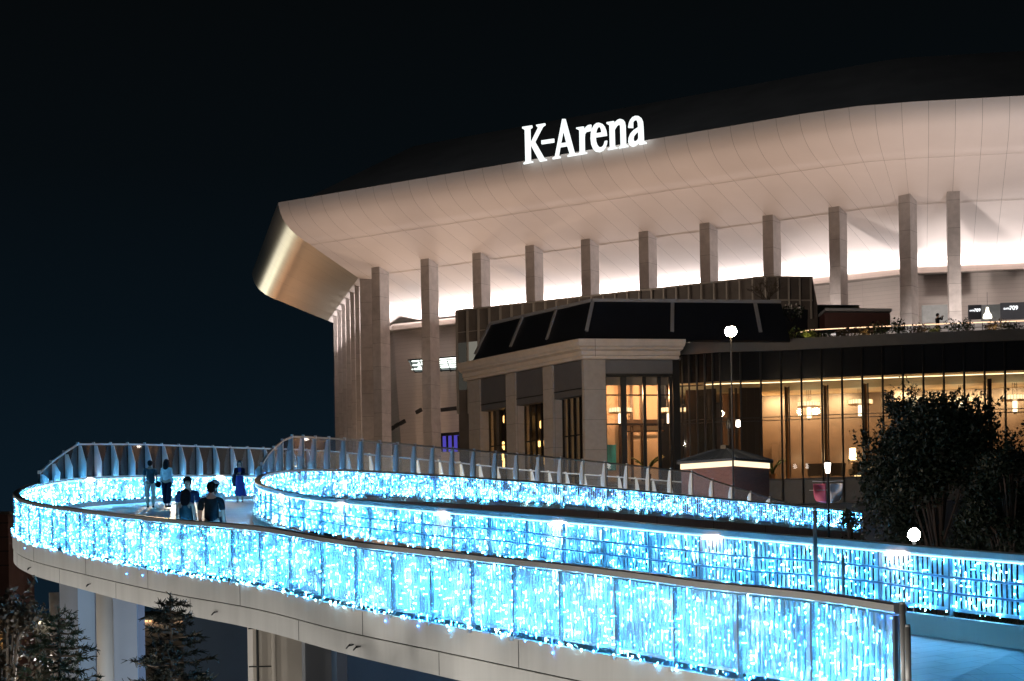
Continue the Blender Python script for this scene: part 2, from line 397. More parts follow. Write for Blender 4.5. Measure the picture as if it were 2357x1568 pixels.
# ---- railings
def led_mb(): return {'led': MB(), 'ledw': MB(), 'ledb': MB()}
def diamond(mb, c, t, n, r, h):
    """a small light drop, wide above and pointed below"""
    mb.add([c + t*r + UP*h*.5, c - t*r + UP*h*.5, c + n*r*.8 + UP*h*.45, c - n*r*.8 + UP*h*.45, c - UP*h*.7],
           [(0,2,1,3),(0,4,2),(2,4,1),(1,4,3),(3,4,0)])
def railing(P, name, label, cat, side, step, glass_on, top_drop, bot, curtain_label, baldet, ledr, ledstep, jit, screen=None,
            extra_drop=False, glassm='outglass', railprof=None, board=.17, density=1.0):
    """side: +1/-1 = side on which the glass hangs (left/right of travel)"""
    base = P[len(P)//2]; root = thing(name, label, cat, (base.x, base.y, base.z-1.0))
    Q = resample(P, step)
    mb = MB(); sweep(mb, resample(P, .35), railprof or [(-.09,-.012),(-.07,0),(.07,0),(.09,-.012),(.09,-.085),(.07,-.10),(-.07,-.10),(-.09,-.085)], side)
    mb.build('top_rail', M['railmetal'], root)
    leds = led_mb(); rnd = random.Random(len(name)*31 + int(step*100) + len(P))
    for i in range(len(Q)-1):
        a, b = Q[i], Q[i+1]; t = b-a; ln = t.length; td = t/ln; th = Vector((t.x,t.y,0)).normalized(); n = Vector((-th.y, th.x, 0))*side
        z1, z0 = -.12, bot
        # glass pane
        if glass_on:
            g = MB(); off = n*.105; gp = .022
            A = a+td*gp+off; B = b-td*gp+off
            g.add([A+UP*z0, B+UP*z0, B+UP*z1, A+UP*z1, A+UP*z0-n*.012, B+UP*z0-n*.012, B+UP*z1-n*.012, A+UP*z1-n*.012],
                  [(0,1,2,3),(7,6,5,4),(0,4,5,1),(1,5,6,2),(2,6,7,3),(3,7,4,0)])
            g.build('glass_pane', M[glassm], root)
        # post: dark clip strip and the wide painted post behind it
        pm = MB(); pm.obox(a + n*.075 + UP*(z0+z1)/2, th*.016, n*.024, UP*(z1-z0)/2); pm.build('post', M['postmat'] if name != 'glass_screen' or side == 1 else M['railmetal'], root)
        bm_ = MB(); c = a + td*(board*.55+.03) + UP*(z0+z1+.06)/2 - n*.02
        if board > 0: bm_.obox(c, th*board/2, n*.02, UP*(z1-z0-.08)/2)
        # balusters of this panel
        nb = max(2, int((ln-board-.06)/baldet)); x = board+.06
        for k in range(nb):
            s = x + (ln-board-.08)*(k+.5)/nb; pz = a + td*s
            bm_.obox(pz + UP*(z0+z1+.08)/2, th*.013*(baldet/.085), n*.016, UP*(z1-z0-.1)/2)
        bm_.bar(a + UP*(z0+.07) + td*.02, b + UP*(z0+.07) - td*.02, .05, .04)
        bm_.build('baluster_panel', M['bal'], root)
        # light drops hung on strings between the balusters
        nl = int(ln/ledstep)
        for k in range(nl):
            s = (k+.5)/nl*ln
            z = z1 - .03 - rnd.choice((0,0,0,.5))*ledstep - rnd.random()*.012
            while z > z0 + .02:
                if rnd.random() < density:
                    q = a + td*(s + rnd.uniform(-jit, jit)) + n*rnd.choice((.05, -.045, .06, -.055)) + UP*z
                    key = rnd.choices(('led','ledw','ledb'), (6,2.3,2.0))[0]
                    kind = rnd.random()
                    if kind < .42: diamond(leds[key], q, th, n, ledr*rnd.uniform(.75,1.2), ledr*2.1)
                    elif kind < .76: diamond(leds[key], q, th, n, ledr*.5, ledr*rnd.uniform(4,8))       # drops running together down the string
                    else: leds[key].obox(q, th*ledr*rnd.uniform(1.6,3.4), n*ledr*.4, UP*ledr*.4)            # tie across to the next string
                z -= ledstep*rnd.choice((1,1,1,1,.8,1.25))
        if extra_drop:   # tangle of drops lying along the foot of the glass, a few hanging below
            for k in range(int(ln*6)):
                q = a + td*rnd.random()*ln + n*rnd.uniform(.115,.15) + UP*(z0 + rnd.gauss(.01,.025))
                diamond(leds[rnd.choices(('led','ledw','ledb'), (5,4,2))[0]], q, th, n, ledr, ledr*2)
            if rnd.random() < .14:
                q = a + td*rnd.random()*ln + n*.14 + UP*(z0 - rnd.uniform(.08,.2))
                diamond(leds[rnd.choice(('ledw','ledb'))], q, th, n, ledr, ledr*2)
        # clamp bolt below the pane
        k_ = MB(); k_.obox(a + n*.14 + UP*(z0-.03), th*.03, n*.03, UP*.03); k_.build('clamp', M['railmetal'], root)
    p = MB(); p.obox(Q[-1] + n*.075 + UP*(z0+z1)/2, th*.016, n*.024, UP*(z1-z0)/2); p.build('post', M['raildark'], root)
    lc = thing(name.replace('railing','light').replace('glass_screen','light')+'_curtain', curtain_label, 'light curtain', (base.x, base.y, base.z-1.0)); lc['kind'] = 'stuff'
    for key, m_ in leds.items():
        o = m_.build('light_drops', M[key], lc); o['kind'] = 'stuff'
    return root, Q

outr, QO = railing(OUT_near, 'parapet_railing', 'near glass parapet railing on the outer edge of the ramp, above the long concrete beam', 'railing', 1, 1.33, True, 0, -1.08,
        'cyan white light curtain hanging behind the glass of the outer parapet nearest the camera', .09, .0125, .085, .005, extra_drop=True, density=.68)
innr, QI = railing(INN_near, 'parapet_railing', 'slatted parapet railing on the inner side of the ramp, with two wavy grab rails', 'railing', 1, 1.33, False, 0, -.84,
        'cyan white light curtain on the slatted inner parapet behind the ramp', .09, .012, .085, .005, density=.62)
def screen_prof(): return [(-.05,-.0),(.05,0),(.05,-.07),(-.05,-.07)]
ofar, QOF = railing(OUT_far, 'glass_screen', 'tall glass wind screen with white tapered posts along the far outer edge of the bridge', 'screen', 1, 1.5, False, 0, -.88,
        'dense light curtain under the far screen with white posts, behind the walkers', .11, .019, .115, .01, density=.75)
ifar, QIF = railing(INN_far, 'glass_screen', 'tall glass wind screen stepping down to the right on the far arm of the bridge', 'screen', -1, 1.5, True, 0, -1.0,
        'light curtain behind the lower panes of the far glass screen sloping down right', .15, .020, .14, .008, glassm='scrglass', density=.78)
def screens(root, Q, side, hfun, fin_side):
    """upper panes above the parapet, with tapered fins on the deck side and a slim head rail"""
    heads = []
    for i, p in enumerate(Q):
        h = hfun(i, len(Q)); heads.append(p + UP*h)
    for i in range(len(Q)):
        a = Q[i]; n = nrm(Q, i, side); th = Vector((n.y,-n.x,0)); h = hfun(i, len(Q))
        if h < .08: continue
        w0, w1 = (.25, .10) if root is ofar else (.17, .07); f = MB()
        base = a + n*.05*side*0
        dirn = n*fin_side
        pts = [a + dirn*.03 - UP*.02, a + dirn*(.03+w0) - UP*.02, a + dirn*(.03+w0) + UP*h*.45, a + dirn*(.03+w1) + UP*(h-.02), a + dirn*.03 + UP*(h-.02)]
        f.slab([q + th*.03 for q in pts], th, .06); f.build('fin_post', M['white'], root)
        mw = .02 if root is ofar else .032; d = MB(); d.obox(a + UP*(h/2+.02), th*mw, n*.035, UP*(h/2+.02)); d.build('mullion', M['raildark' if root is ofar else 'railmetal'], root)
        c = MB(); c.obox(a + UP*(h+.05), th*.04, n*.04, UP*.05); c.build('post_cap', M['white'], root)
        if i+1 < len(Q):
            b = Q[i+1]; h2 = hfun(i+1, len(Q)); tt = (b-a).normalized()*.03
            if h2 < .08: h2 = .02
            g = MB(); A = a+tt; B = b-tt
            g.add([A+UP*.02, B+UP*.02, B+UP*(h2-.01), A+UP*(h-.01), A+UP*.02-n*.012, B+UP*.02-n*.012, B+UP*(h2-.01)-n*.012, A+UP*(h-.01)-n*.012],
                  [(0,1,2,3),(7,6,5,4),(0,4,5,1),(1,5,6,2),(2,6,7,3),(3,7,4,0)])
            g.build('screen_pane', M['scrglass'], root)
            r = MB(); r.bar(a+UP*(h+.03), b+UP*(h2+.03), .06, .06); r.build('head_rail', M['white' if root is ofar else 'railmetal'], root)
H = 1.06
def h_out(i, n): return H if i > 4 else (0 if i < 2 else H*(i-1)/4)
i_end = min(range(len(QIF)), key=lambda k: abs((QIF[k].x*F/QIF[k].y + CX) - 1806)); i_t0 = i_end-5
def h_inn(i, n):
    if i < 5: return H*(i+.35)/5
    if i >= i_end: return 0
    if i > i_t0: return H*(i_end-i)/(i_end-i_t0+.5)
    return H
screens(ofar, QOF, 1, h_out, -1); screens(ifar, QIF, -1, h_inn, -1)
# grab rails of the inner parapet
for dz, nm_ in ((-.36,'grab_rail'),(-.56,'grab_rail')):
    pts = []
    for i, p in enumerate(QI):
        n = nrm(QI, i, 1); w = .0
        if i % 7 in (3,4): w = .035
        pts.append(p + n*.10 + UP*(dz + w))
    g = MB(); g.tube(pts, .017, 8); g.build('grab_rail', M['cable'], innr)
g = MB(); sweep(g, resample(INN_near, .5), [(.060,-.105),(.080,-.105),(.080,-.125),(.060,-.125)], 1); g.build('strip_light', M['tape'], innr)
g = MB(); sweep(g, resample(OUT_far[:120], .5), [(-.060,-.105),(-.080,-.105),(-.080,-.125),(-.060,-.125)], 1); g.build('strip_light', M['tape'], ofar)
for px in (793,1027,1300,1640,2080,656):
    i = min(range(len(INN_near)), key=lambda k: abs(INN_near[k].x*F/INN_near[k].y + CX - px)); p = INN_near[i]; n = nrm(INN_near, i, 1); t = Vector((n.y,-n.x,0))
    g = MB(); g.obox(p + n*.06 - UP*.125, t*.19, n*.05, UP*.02); g.build('rail_light', M['spot'], innr)
for px in (208,352,505):
    i = min(range(len(OUT_far)), key=lambda k: abs(OUT_far[k].x*F/OUT_far[k].y + CX - px)); p = OUT_far[i]; n = nrm(OUT_far, i, -1); t = Vector((n.y,-n.x,0))
    g = MB(); g.obox(p + n*.06 - UP*.10, t*.3, n*.06, UP*.03); g.build('rail_light', M['spot'], ofar)
# posts standing on the deck
for px, pt, d, r, lab in ((1875,1170,22.6,.026,'tall slim grey steel post standing before the slatted parapet'),
                     (1940,1276,22.4,.022,'short thin grey post right of the tall steel post'),
                     (2077,1385,19.6,.032,'thick round end post of the glass parapet at lower right'),
                     (2089,1437,19.0,.03,'short pale bollard post beside the end of the glass parapet')):
    p = W(px, pt, d); z0 = deckz(p.x, p.y); mb = MB()
    mb.tube([Vector((p.x,p.y,z0)), Vector((p.x,p.y,p.z-.03))], r, 12)
    mb.tube([Vector((p.x,p.y,p.z-.03)), Vector((p.x,p.y,p.z))], r*.85, 12)
    mb.tube([Vector((p.x,p.y,z0)), Vector((p.x,p.y,z0+.02))], r*2.2, 12)
    tag(mb.build('steel_post', M['railmetal'], None, True), lab, 'post')

# ------------------------------------------------------------------ arena
T = Vector((.8376,-.5466,0)); NV = Vector((.5466,.8376,0)); C0 = Vector((-14.2,214,CZ))
def A(s, n, z): return C0 + T*s + NV*n + UP*z
arena = thing('arena', 'huge concert arena with sweeping pale overhanging roof on tall square concrete columns', 'arena', (10,200,0))
colline = [Vector((-16.9-.196*34, 217.6+.98*34)), Vector((-16.9,217.6)), Vector((36.4,181.6)), Vector((36.4+.989*70, 181.6-.148*70))]
def offset(poly, d):
    """shift a plan polyline; d>0 goes into the building (left of travel); the left side of the arena overhangs less"""
    lines = []
    for i in range(len(poly)-1):
        t = (poly[i+1].xy-poly[i].xy).normalized(); f = .668 if i == 0 else 1.0
        lines.append((poly[i].xy + Vector((-t.y, t.x))*d*f, t))
    out = [lines[0][0]]
    for i in range(1, len(poly)-1):
        (p, t), (q, u) = lines[i-1], lines[i]
        den = t.x*u.y - t.y*u.x
        k = ((q.x-p.x)*u.y - (q.y-p.y)*u.x)/den; out.append(p + t*k)
    p, t = lines[-1]; out.append(p + t*(poly[-1].xy-poly[-2].xy).length)
    return out
# travel A->B->right has the building on its left
prof = [(-14.7,42.5),(-14.55,41.9),(-14.25,41.3),(-13.75,40.72),(-13.0,40.18),(-12.0,39.68),(-10.6,39.2),(-9.0,38.8),(-4.5,37.58),(0,36.4),(3.4,35.5),(6.8,34.6),(10.2,33.65),(13.6,32.7),(15.5,32.2)]
_pf = []
for i in range(len(prof)-1):
    p0, p1, p2, p3 = prof[max(i-1,0)], prof[i], prof[i+1], prof[min(i+2,len(prof)-1)]
    for k in range(4):
        t = k/4; _pf.append(tuple(.5*(2*p1[j] + (p2[j]-p0[j])*t + (2*p0[j]-5*p1[j]+4*p2[j]-p3[j])*t*t + (3*p1[j]-p0[j]-3*p2[j]+p3[j])*t**3) for j in (0,1)))
prof = _pf + [prof[-1]]
# rounded corner on the right: replace the sharp plan corner by three points
def rnd_corner(poly):
    a, b, c = poly[1], poly[2], poly[3]
    p = b + (a-b).normalized()*2.6; q = b + (c-b).normalized()*2.6
    return [poly[0], poly[1], p, b*.5 + (p+q)*.25, q, poly[3]]
plan = rnd_corner(colline)
rows = [[Vector((q.x, q.y, CZ+z)) for q in offset(plan, n)] for (n, z) in prof]
mb = MB(); sacc = [0.0]
for a, b in zip(rows[0], rows[0][1:]): sacc.append(sacc[-1] + (b-a).length)
sacc = [x - sacc[1] for x in sacc]
uvs_q = [0.0]
for (n0,z0),(n1,z1) in zip(prof, prof[1:]): uvs_q.append(uvs_q[-1] + math.hypot(n1-n0, z1-z0))
NS = {0: 16, 1: 26, 2: 2, 3: 2, 4: 26}
mb_end = MB()
for r in range(len(prof)-1):
    for c in range(len(plan)-1):
        k = NS[c]
        for j in range(k):
            u0, u1 = j/k, (j+1)/k
            P = [rows[r][c].lerp(rows[r][c+1], u0), rows[r][c].lerp(rows[r][c+1], u1), rows[r+1][c].lerp(rows[r+1][c+1], u1), rows[r+1][c].lerp(rows[r+1][c+1], u0)]
            s0 = sacc[c] + (sacc[c+1]-sacc[c])*u0; s1 = sacc[c] + (sacc[c+1]-sacc[c])*u1
            uv = [(s0+500, uvs_q[r]), (s1+500, uvs_q[r]), (s1+500, uvs_q[r+1]), (s0+500, uvs_q[r+1])]
            (mb_end if c == 0 and prof[r][0] < -.5 else mb).add(P, [(0,1,2,3)], [uv])
o = mb_end.build('end_cladding', grid_mat('glow_tinted_cladding', (.50,.48,.41), 7.0, 400, .03, (.12,.10,.08), .05, .36, .62, var=.05), arena, True)  # same cladding as the soffit; golden reflected light put into its colour
bm = bmesh.new(); bm.from_mesh(o.data); bmesh.ops.remove_doubles(bm, verts=bm.verts, dist=.001); bmesh.ops.recalc_face_normals(bm, faces=bm.faces); bm.to_mesh(o.data); bm.free()
for p_ in o.data.polygons: p_.use_smooth = True
o = mb.build('roof_soffit', M['soffit'], arena)
bm = bmesh.new(); bm.from_mesh(o.data); bmesh.ops.remove_doubles(bm, verts=bm.verts, dist=.001); bmesh.ops.recalc_face_normals(bm, faces=bm.faces)
for e in bm.edges:
    if len(e.link_faces) == 2: e.smooth = e.calc_face_angle(0) < .35
for f in bm.faces: f.smooth = True
bm.to_mesh(o.data); bm.free()
# cross joints of the cladding: fine open lines along the building
mb = MB()
for n, z in ((-9.0,38.8),(.0,36.4)):
    q = offset(plan, n)
    for c in range(1, len(q)-1):
        mb.bar(Vector((q[c].x,q[c].y,CZ+z-.012)), Vector((q[c+1].x,q[c+1].y,CZ+z-.012)), .05, .02)
mb.build('cladding_joint', mat('joint_line', (.68,.62,.58), .8, var=0), arena)
# dark upper roof
inn = offset(plan, 6.0); eav = offset(plan, -14.68)
mb = MB()
lo = [Vector((q.x,q.y,CZ+42.52)) for q in eav]; md = [Vector((q.x,q.y,CZ+43.2)) for q in offset(plan, -11.0)]; hi = [Vector((q.x,q.y,CZ+52.0)) for q in inn]
hi[1] = hi[1] + T*4.0; hi[0] = hi[0] + T*4
for c in range(len(lo)-1):
    mb.add([lo[c],lo[c+1],md[c+1],md[c]], [(0,1,2,3)]); mb.add([md[c],md[c+1],hi[c+1],hi[c]], [(0,1,2,3)])
far_ = [h + NV*60 for h in hi]
for c in range(1, len(hi)-1): mb.add([hi[c],hi[c+1],far_[c+1],far_[c]], [(0,1,2,3)])
mb.add([hi[0],hi[1],far_[1],far_[0]], [(0,1,2,3)])
mb.build('upper_roof', M['roof'], arena)
# columns: square shafts with dark cap plates, one mesh each
def col_mesh(p, tx, w, d, ztop, z0=0.0):
    tx = tx.normalized(); ny = Vector((-tx.y, tx.x, 0)); m_ = MB()
    P = [p - tx*w/2 - ny*0, p + tx*w/2, p + tx*w/2 + ny*d, p - tx*w/2 + ny*d]
    V = [Vector((q.x,q.y,z0)) for q in P] + [Vector((q.x,q.y,ztop)) for q in P]
    for i in range(4):
        j = (i+1) % 4; L_ = (P[j]-P[i]).length; u0 = i*3.0
        m_.add([V[i],V[j],V[4+j],V[4+i]], [(0,1,2,3)], [[(u0,z0),(u0+L_,z0),(u0+L_,ztop),(u0,ztop)]])
    m_.build('column', M['column'], arena)
    c = MB(); cc = p + ny*d/2; c.obox(Vector((cc.x,cc.y,ztop-1.6+.9)), tx*(w/2+.03), ny*(d/2+.03), UP*.06)
cols = [(855,627),(968,610),(1087,595),(1209,578),(1337,562),(1470,544),(1610,525),(1755,506),(1907,486),(2068,464)]
for k, (px, py) in enumerate(cols):
    v = HY-py; u = px-CX; b = -u*ROLL + v; d = 36.4*F/b
    p = W(px, py, d); w = 1.12; col_mesh(p + T*w/2 - UP*p.z + UP*0, T, w, 1.75, CZ+37.0)
p = W(2180, 454, 178.4); col_mesh(Vector((p.x+.6,p.y,0)), Vector((.989,-.148,0)), 1.15, 1.5, CZ+37.0)
p = W(2520, 430, 172); col_mesh(Vector((p.x+.6,p.y,0)), Vector((.989,-.148,0)), 1.15, 1.5, CZ+37.0)
mdir = Vector((-.196,.98,0))
for k in range(7):
    q = Vector((-16.9,217.6,0)) + mdir*(4.76*k) + Vector((.15,0,0))
    if k == 0: col_mesh(q + Vector((.75,0,0)), Vector((1,-.15,0)), 1.5, 1.2, CZ+37.2)
    else: col_mesh(q + Vector((.22,0,0)), Vector((1,-.2,0)), .50, 1.0, CZ+37.2)
# hall wall behind the columns; leans inwards towards its foot
wt = offset(plan, 13.6); wb = offset(plan, 15.2)
# the left end of the wall turns back early
wt[1] = Vector(A(-8.4, 13.6, 0).xy); wt[0] = wt[1] + Vector((-.25,.97))*24; wb[1] = Vector(A(-7.0, 15.2, 0).xy); wb[0] = wb[1] + Vector((-.25,.97))*24
mb = MB(); zt = CZ+32.8
for c in range(len(wt)-1):
    a0 = Vector((wt[c].x,wt[c].y,zt)); a1 = Vector((wt[c+1].x,wt[c+1].y,zt)); b0 = Vector((wb[c].x,wb[c].y,0)); b1 = Vector((wb[c+1].x,wb[c+1].y,0))
    L_ = (a1-a0).length; mb.add([a0,b0,b1,a1], [(0,1,2,3)], [[(0,zt),(0,0),(L_,0),(L_,zt)]])
mb.build('hall_wall', M['hallwall'], arena)
zt = CZ+32.2; mb = MB()
for c in range(len(wt)-1):
    a = Vector((wt[c].x,wt[c].y,0)); b = Vector((wt[c+1].x,wt[c+1].y,0)); t = (b-a).normalized(); n = Vector((t.y,-t.x,0))
    # light trough: floor and front lip
    mb.add([a+n*1.3+UP*(zt-.35), b+n*1.3+UP*(zt-.35), b-n*.2+UP*(zt-.35), a-n*.2+UP*(zt-.35),
            a+n*1.3+UP*(zt-.285), b+n*1.3+UP*(zt-.285), b+n*1.2+UP*(zt-.285), a+n*1.2+UP*(zt-.285), a+n*1.2+UP*(zt-.3), b+n*1.2+UP*(zt-.3), b-n*.2+UP*(zt-.3), a-n*.2+UP*(zt-.3)],
           [(0,1,2,3),(0,4,5,1),(4,7,6,5),(7,8,9,6),(8,11,10,9)])
mb.build('light_trough', M['hallwall'], arena)
# lobby window ribbon of the arena between the left columns
def wallpt(px, py, nd=15.0):
    u = px-CX; v = HY-py; a = u + v*ROLL; r = a/F
    # meet plane n = nd
    Y = (nd + C0.dot(NV)) / (r*NV.x + NV.y); return W(px, py, Y)
mb = MB(); gl = emis('arena_lobby_glow', (.80,.92,.86), .16); 
q = [wallpt(939,829,12.2), wallpt(1052,821,12.2), wallpt(1052,852,12.2), wallpt(955,856,12.2)]
mb.slab(q, -NV, .3); mb.build('ribbon_window', gl, arena)
mb = MB()
for k in range(6):
    x = 945 + k*21; mb.bar(wallpt(x,829,12.0), wallpt(x+9,856,12.0), .10, .10)
mb.bar(wallpt(939,829,12.0), wallpt(1052,821,12.0), .14); mb.bar(wallpt(955,857,12.0), wallpt(1052,852,12.0), .14)
mb.build('ribbon_mullion', M['black'], arena)
mb = MB()
for k in range(5): mb.bar(wallpt(948+(k%2)*14,832+k*4.6,12.0), wallpt(1050,824+k*5,12.0), .06, .12)
mb.build('lobby_lamp_row', emis('lobby_tube', (.9,1,.92), 2.2), arena)
# sloping end of the ribbon on the return wall
d0 = 231.5; mb = MB(); q = [W(938,829,d0), W(955,856,d0), W(893,890,d0+9), W(893,856,d0+9)]
mb.slab(q, Vector((-.8,-.5,0)), .2); mb.build('ribbon_window', gl, arena)
mb = MB()
for k in range(7):
    f = k/6; mb.bar(W(938-45*f,829+27*f,d0-.4+9*f), W(955-62*f,856+34*f,d0-.4+9*f), .10, .1)
for f in (.25,.5,.75): mb.bar(W(938+17*f,829+27*f,d0-.4), W(893,856+34*f,d0+8.6), .06, .06)
mb.build('ribbon_mullion', M['black'], arena)
for (x0,y0,x1,y1) in ((958,946,970,939),(920,972,932,965),(909,978,918,972),(900,984,907,979),(1014,940,1066,934)):
    mb = MB(); a = wallpt(x0,y0+4,12.2); b = wallpt(x1,y1+4,12.2); mb.bar(a, b, .3, .42); mb.build('wall_slot', M['joint'], arena)
# lower purple lit entrance near the ground
mb = MB(); mb.slab([W(1016,1003,222),W(1056,1000,220),W(1056,1040,220),W(1016,1040,222)], -NV, .3)
mb.build('entrance_window', emis('purple_glow', (.10,.08,.55), .5), arena)
mb = MB()
for x in (1016,1029,1042,1055): mb.bar(W(x,1003,219.5), W(x+1,1040,219.5), .25, .25)
mb.bar(W(1014,1001,219.5), W(1057,998,219.5), .35); mb.build('entrance_frame', M['black'], arena)

# gate signs of the arena, right of the last columns
def text_mesh(name, body, size, m, parent, loc, xdir, depth=.03):
    cu = bpy.data.curves.new(name, 'FONT'); cu.body = body; cu.size = size; cu.extrude = depth
    ob = bpy.data.objects.new(name+'_tmp', cu); COL.objects.link(ob)
    me = bpy.data.meshes.new_from_object(ob.evaluated_get(bpy.context.evaluated_depsgraph_get()))
    bpy.data.objects.remove(ob)
    x = Vector(xdir).normalized(); z = UP; y = x.cross(z)     # text lies in x / up, faces the viewer
    R = Matrix(((x.x, z.x, -y.x*-1, loc[0]), (x.y, z.y, y.y, loc[1]), (x.z, z.z, y.z, loc[2]), (0,0,0,1)))
    R = Matrix.Translation(Vector(loc)) @ Matrix((( x.x, 0, y.x*1, 0),(x.y, 0, y.y, 0),(0, 1, 0, 0),(0,0,0,1)))
    me.transform(R); me.materials.clear(); me.materials.append(m)
    o = bpy.data.objects.new(name, me); COL.objects.link(o); o.parent = parent; o.matrix_parent_inverse = PM[parent.name].inverted(); return o
gb = mat('gate_board', (.055,.06,.07), .4, var=.1)
glow = emis('gate_text', (.95,.97,1.0), 1.6)
RD = Vector((.989,-.148,0)); RN = Vector((-.148,-.989,0))
def gate(px0, px1, py0, py1, d, label, tx, size):
    a = W(px0, py0, d); L_ = (px1-px0)/F*d; zb = W(px0, py1, d).z
    g = thing('gate_sign', label, 'gate sign', (a.x, a.y, zb))
    mb = MB(); mb.obox(a + RD*L_/2 + Vector((0,0,(zb-a.z)/2)), RD*L_/2, RN*.12, UP*(a.z-zb)/2); mb.build('board', gb, g)
    za_ = W(tx[0], tx[1], d).z; q = Vector((a.x, a.y, za_)) + RD*((tx[0]-px0)/F*d) + RN*.15
    text_mesh('gate_number', '709', size, glow, g, q, RD)
    q2 = Vector((a.x, a.y, za_+.05)) + RD*((tx[2]-px0)/F*d) + RN*.15
    text_mesh('gate_word', 'GATE', size*.42, glow, g, q2, RD)
gate(2228, 2258, 703, 736, 186, 'smaller dark gate sign reading GATE 709, left of the hanging lamp', (2241,718.5,2231), .42)
gate(2302, 2372, 698, 736, 184, 'larger dark gate sign reading GATE 709 at the right edge', (2322,714.5,2309), .55)
gm = mat('lit_panel', (.22,.22,.215), .5, var=.2, emit=(.8,.86,.82), es=.05)
mb = MB(); mb.obox(W(2280,720,187), RD*.95, RN*.05, UP*.8); tag(mb.build('wall_panel', gm), 'pale lit wall panel between the two gate signs', 'panel')
mb = MB(); mb.obox(W(2160,722,187), RD*1.6, RN*.05, UP*.85); tag(mb.build('wall_panel', gm), 'pale lit wall panel behind the person taking a photo', 'panel')
tl = thing('hanging_lamp', 'glowing bell shaped white lamp hanging between the gate signs', 'lamp', W(2273,730,176))
c = W(2273,733,176); mb = MB(); mb.lathe(c, [(.02,1.05),(.12,1.0),(.15,.75),(.2,.55),(.36,.35),(.42,.1),(.40,0)], 16); mb.build('lamp_shade', emis('bell_lamp', (1,.93,.75), 2.2), tl, True)
mb = MB(); mb.tube([c+UP*1.0, c+UP*2.4], .02, 6); mb.build('cord', M['black'], tl)

# ---- roof sign
SG = {
 'K': [[(110,322),(268,297),(270,332),(236,356),(240,574),(262,566),(376,336),(346,306),(346,286),(488,262),(490,290),(448,318),(316,572),(474,850),(514,862),(514,886),(404,906),(258,634),(242,636),(246,892),(282,900),(284,920),(130,950),(130,928),(164,902),(152,372),(112,350)]],
 'hyphen': [[(432,550),(638,520),(638,582),(434,612)]],
 'A': [[(782,190),(828,188),(984,764),(1028,770),(1028,798),(872,824),(870,802),(908,776),(868,644),(740,664),(716,808),(748,818),(748,844),(620,866),(618,842),(660,818)], [(796,372),(850,584),(750,600)]],
 'r': [[(1018,334),(1138,315),(1144,376),(1184,320),(1220,292),(1264,284),(1260,388),(1180,404),(1156,436),(1150,500),(1154,738),(1192,746),(1192,770),(1044,796),(1042,772),(1076,756),(1070,380),(1020,356)]],
 'e': [[(1526,468),(1336,498),(1342,560),(1360,616),(1386,652),(1416,666),(1450,660),(1476,634),(1500,560),(1530,552),(1524,604),(1502,664),(1464,716),(1404,746),(1344,738),(1302,692),(1272,618),(1260,520),(1264,430),(1284,352),(1318,290),(1360,258),(1402,252),(1450,270),(1488,316),(1514,384)], [(1342,432),(1442,414),(1436,368),(1420,332),(1396,316),(1370,330),(1350,376)]],
 'n': [[(1528,244),(1646,224),(1650,284),(1676,236),(1714,202),(1756,188),(1796,198),(1826,236),(1838,296),(1848,614),(1886,630),(1884,656),(1734,684),(1732,660),(1766,642),(1758,310),(1746,286),(1724,282),(1692,304),(1666,346),(1654,372),(1662,652),(1702,662),(1700,686),(1550,712),(1548,688),(1584,668),(1576,296),(1530,270)]],
 'a': [[(1892,336),(1902,268),(1924,208),(1962,160),(2010,136),(2060,138),(2104,172),(2130,230),(2138,310),(2148,556),(2192,574),(2192,602),(2080,622),(2074,574),(2040,612),(1996,646),(1950,652),(1914,628),(1894,576),(1900,508),(1930,436),(1984,376),(2058,328),(2054,262),(2042,220),(2016,202),(1984,212),(1966,236),(1966,338)], [(2062,390),(2064,510),(2046,546),(2012,566),(1982,558),(1970,524),(1980,474),(2016,428)]],
}
nS = -14.55
def sgp(x, y):
    px = (1290 + x/6.734)*.92070; py = (270 + y/6.734)*.92070
    u = px-CX; v = HY-py; a = u + v*ROLL; r = a/F
    Y = (nS + C0.dot(NV))/(r*NV.x + NV.y); P = W(px, py, Y); return ((P-C0).dot(T), P.z)
b0 = sgp(130, 950)
sgn = thing('roof_sign', 'big glowing white serif letters reading K-Arena standing on the roof edge', 'sign', A(b0[0], nS, b0[1]-CZ))
for nm_, loops in SG.items():
    cu = bpy.data.curves.new('letter', 'CURVE'); cu.dimensions = '2D'; cu.fill_mode = 'BOTH'; cu.extrude = .09
    for lp in loops:
        sp = cu.splines.new('POLY'); q = [sgp(*p) for p in lp]; sp.points.add(len(q)-1); sp.use_cyclic_u = True
        for pt, (s, z) in zip(sp.points, q): pt.co = (s, z, 0, 1)
    ob = bpy.data.objects.new('tmp', cu); COL.objects.link(ob)
    me = bpy.data.meshes.new_from_object(ob.evaluated_get(bpy.context.evaluated_depsgraph_get())); bpy.data.objects.remove(ob)
    me.transform(Matrix(((T.x, 0, -NV.x, C0.x+NV.x*nS),(T.y, 0, -NV.y, C0.y+NV.y*nS),(0,1,0,0),(0,0,0,1))))
    me.materials.clear(); me.materials.append(M['sign'])
    o = bpy.data.objects.new('hyphen' if nm_ == 'hyphen' else 'letter', me); COL.objects.link(o); o.parent = sgn; o.matrix_parent_inverse = PM[sgn.name].inverted()
    o['label'] = 'glowing white hyphen' if nm_ == 'hyphen' else f'glowing white letter {nm_}'

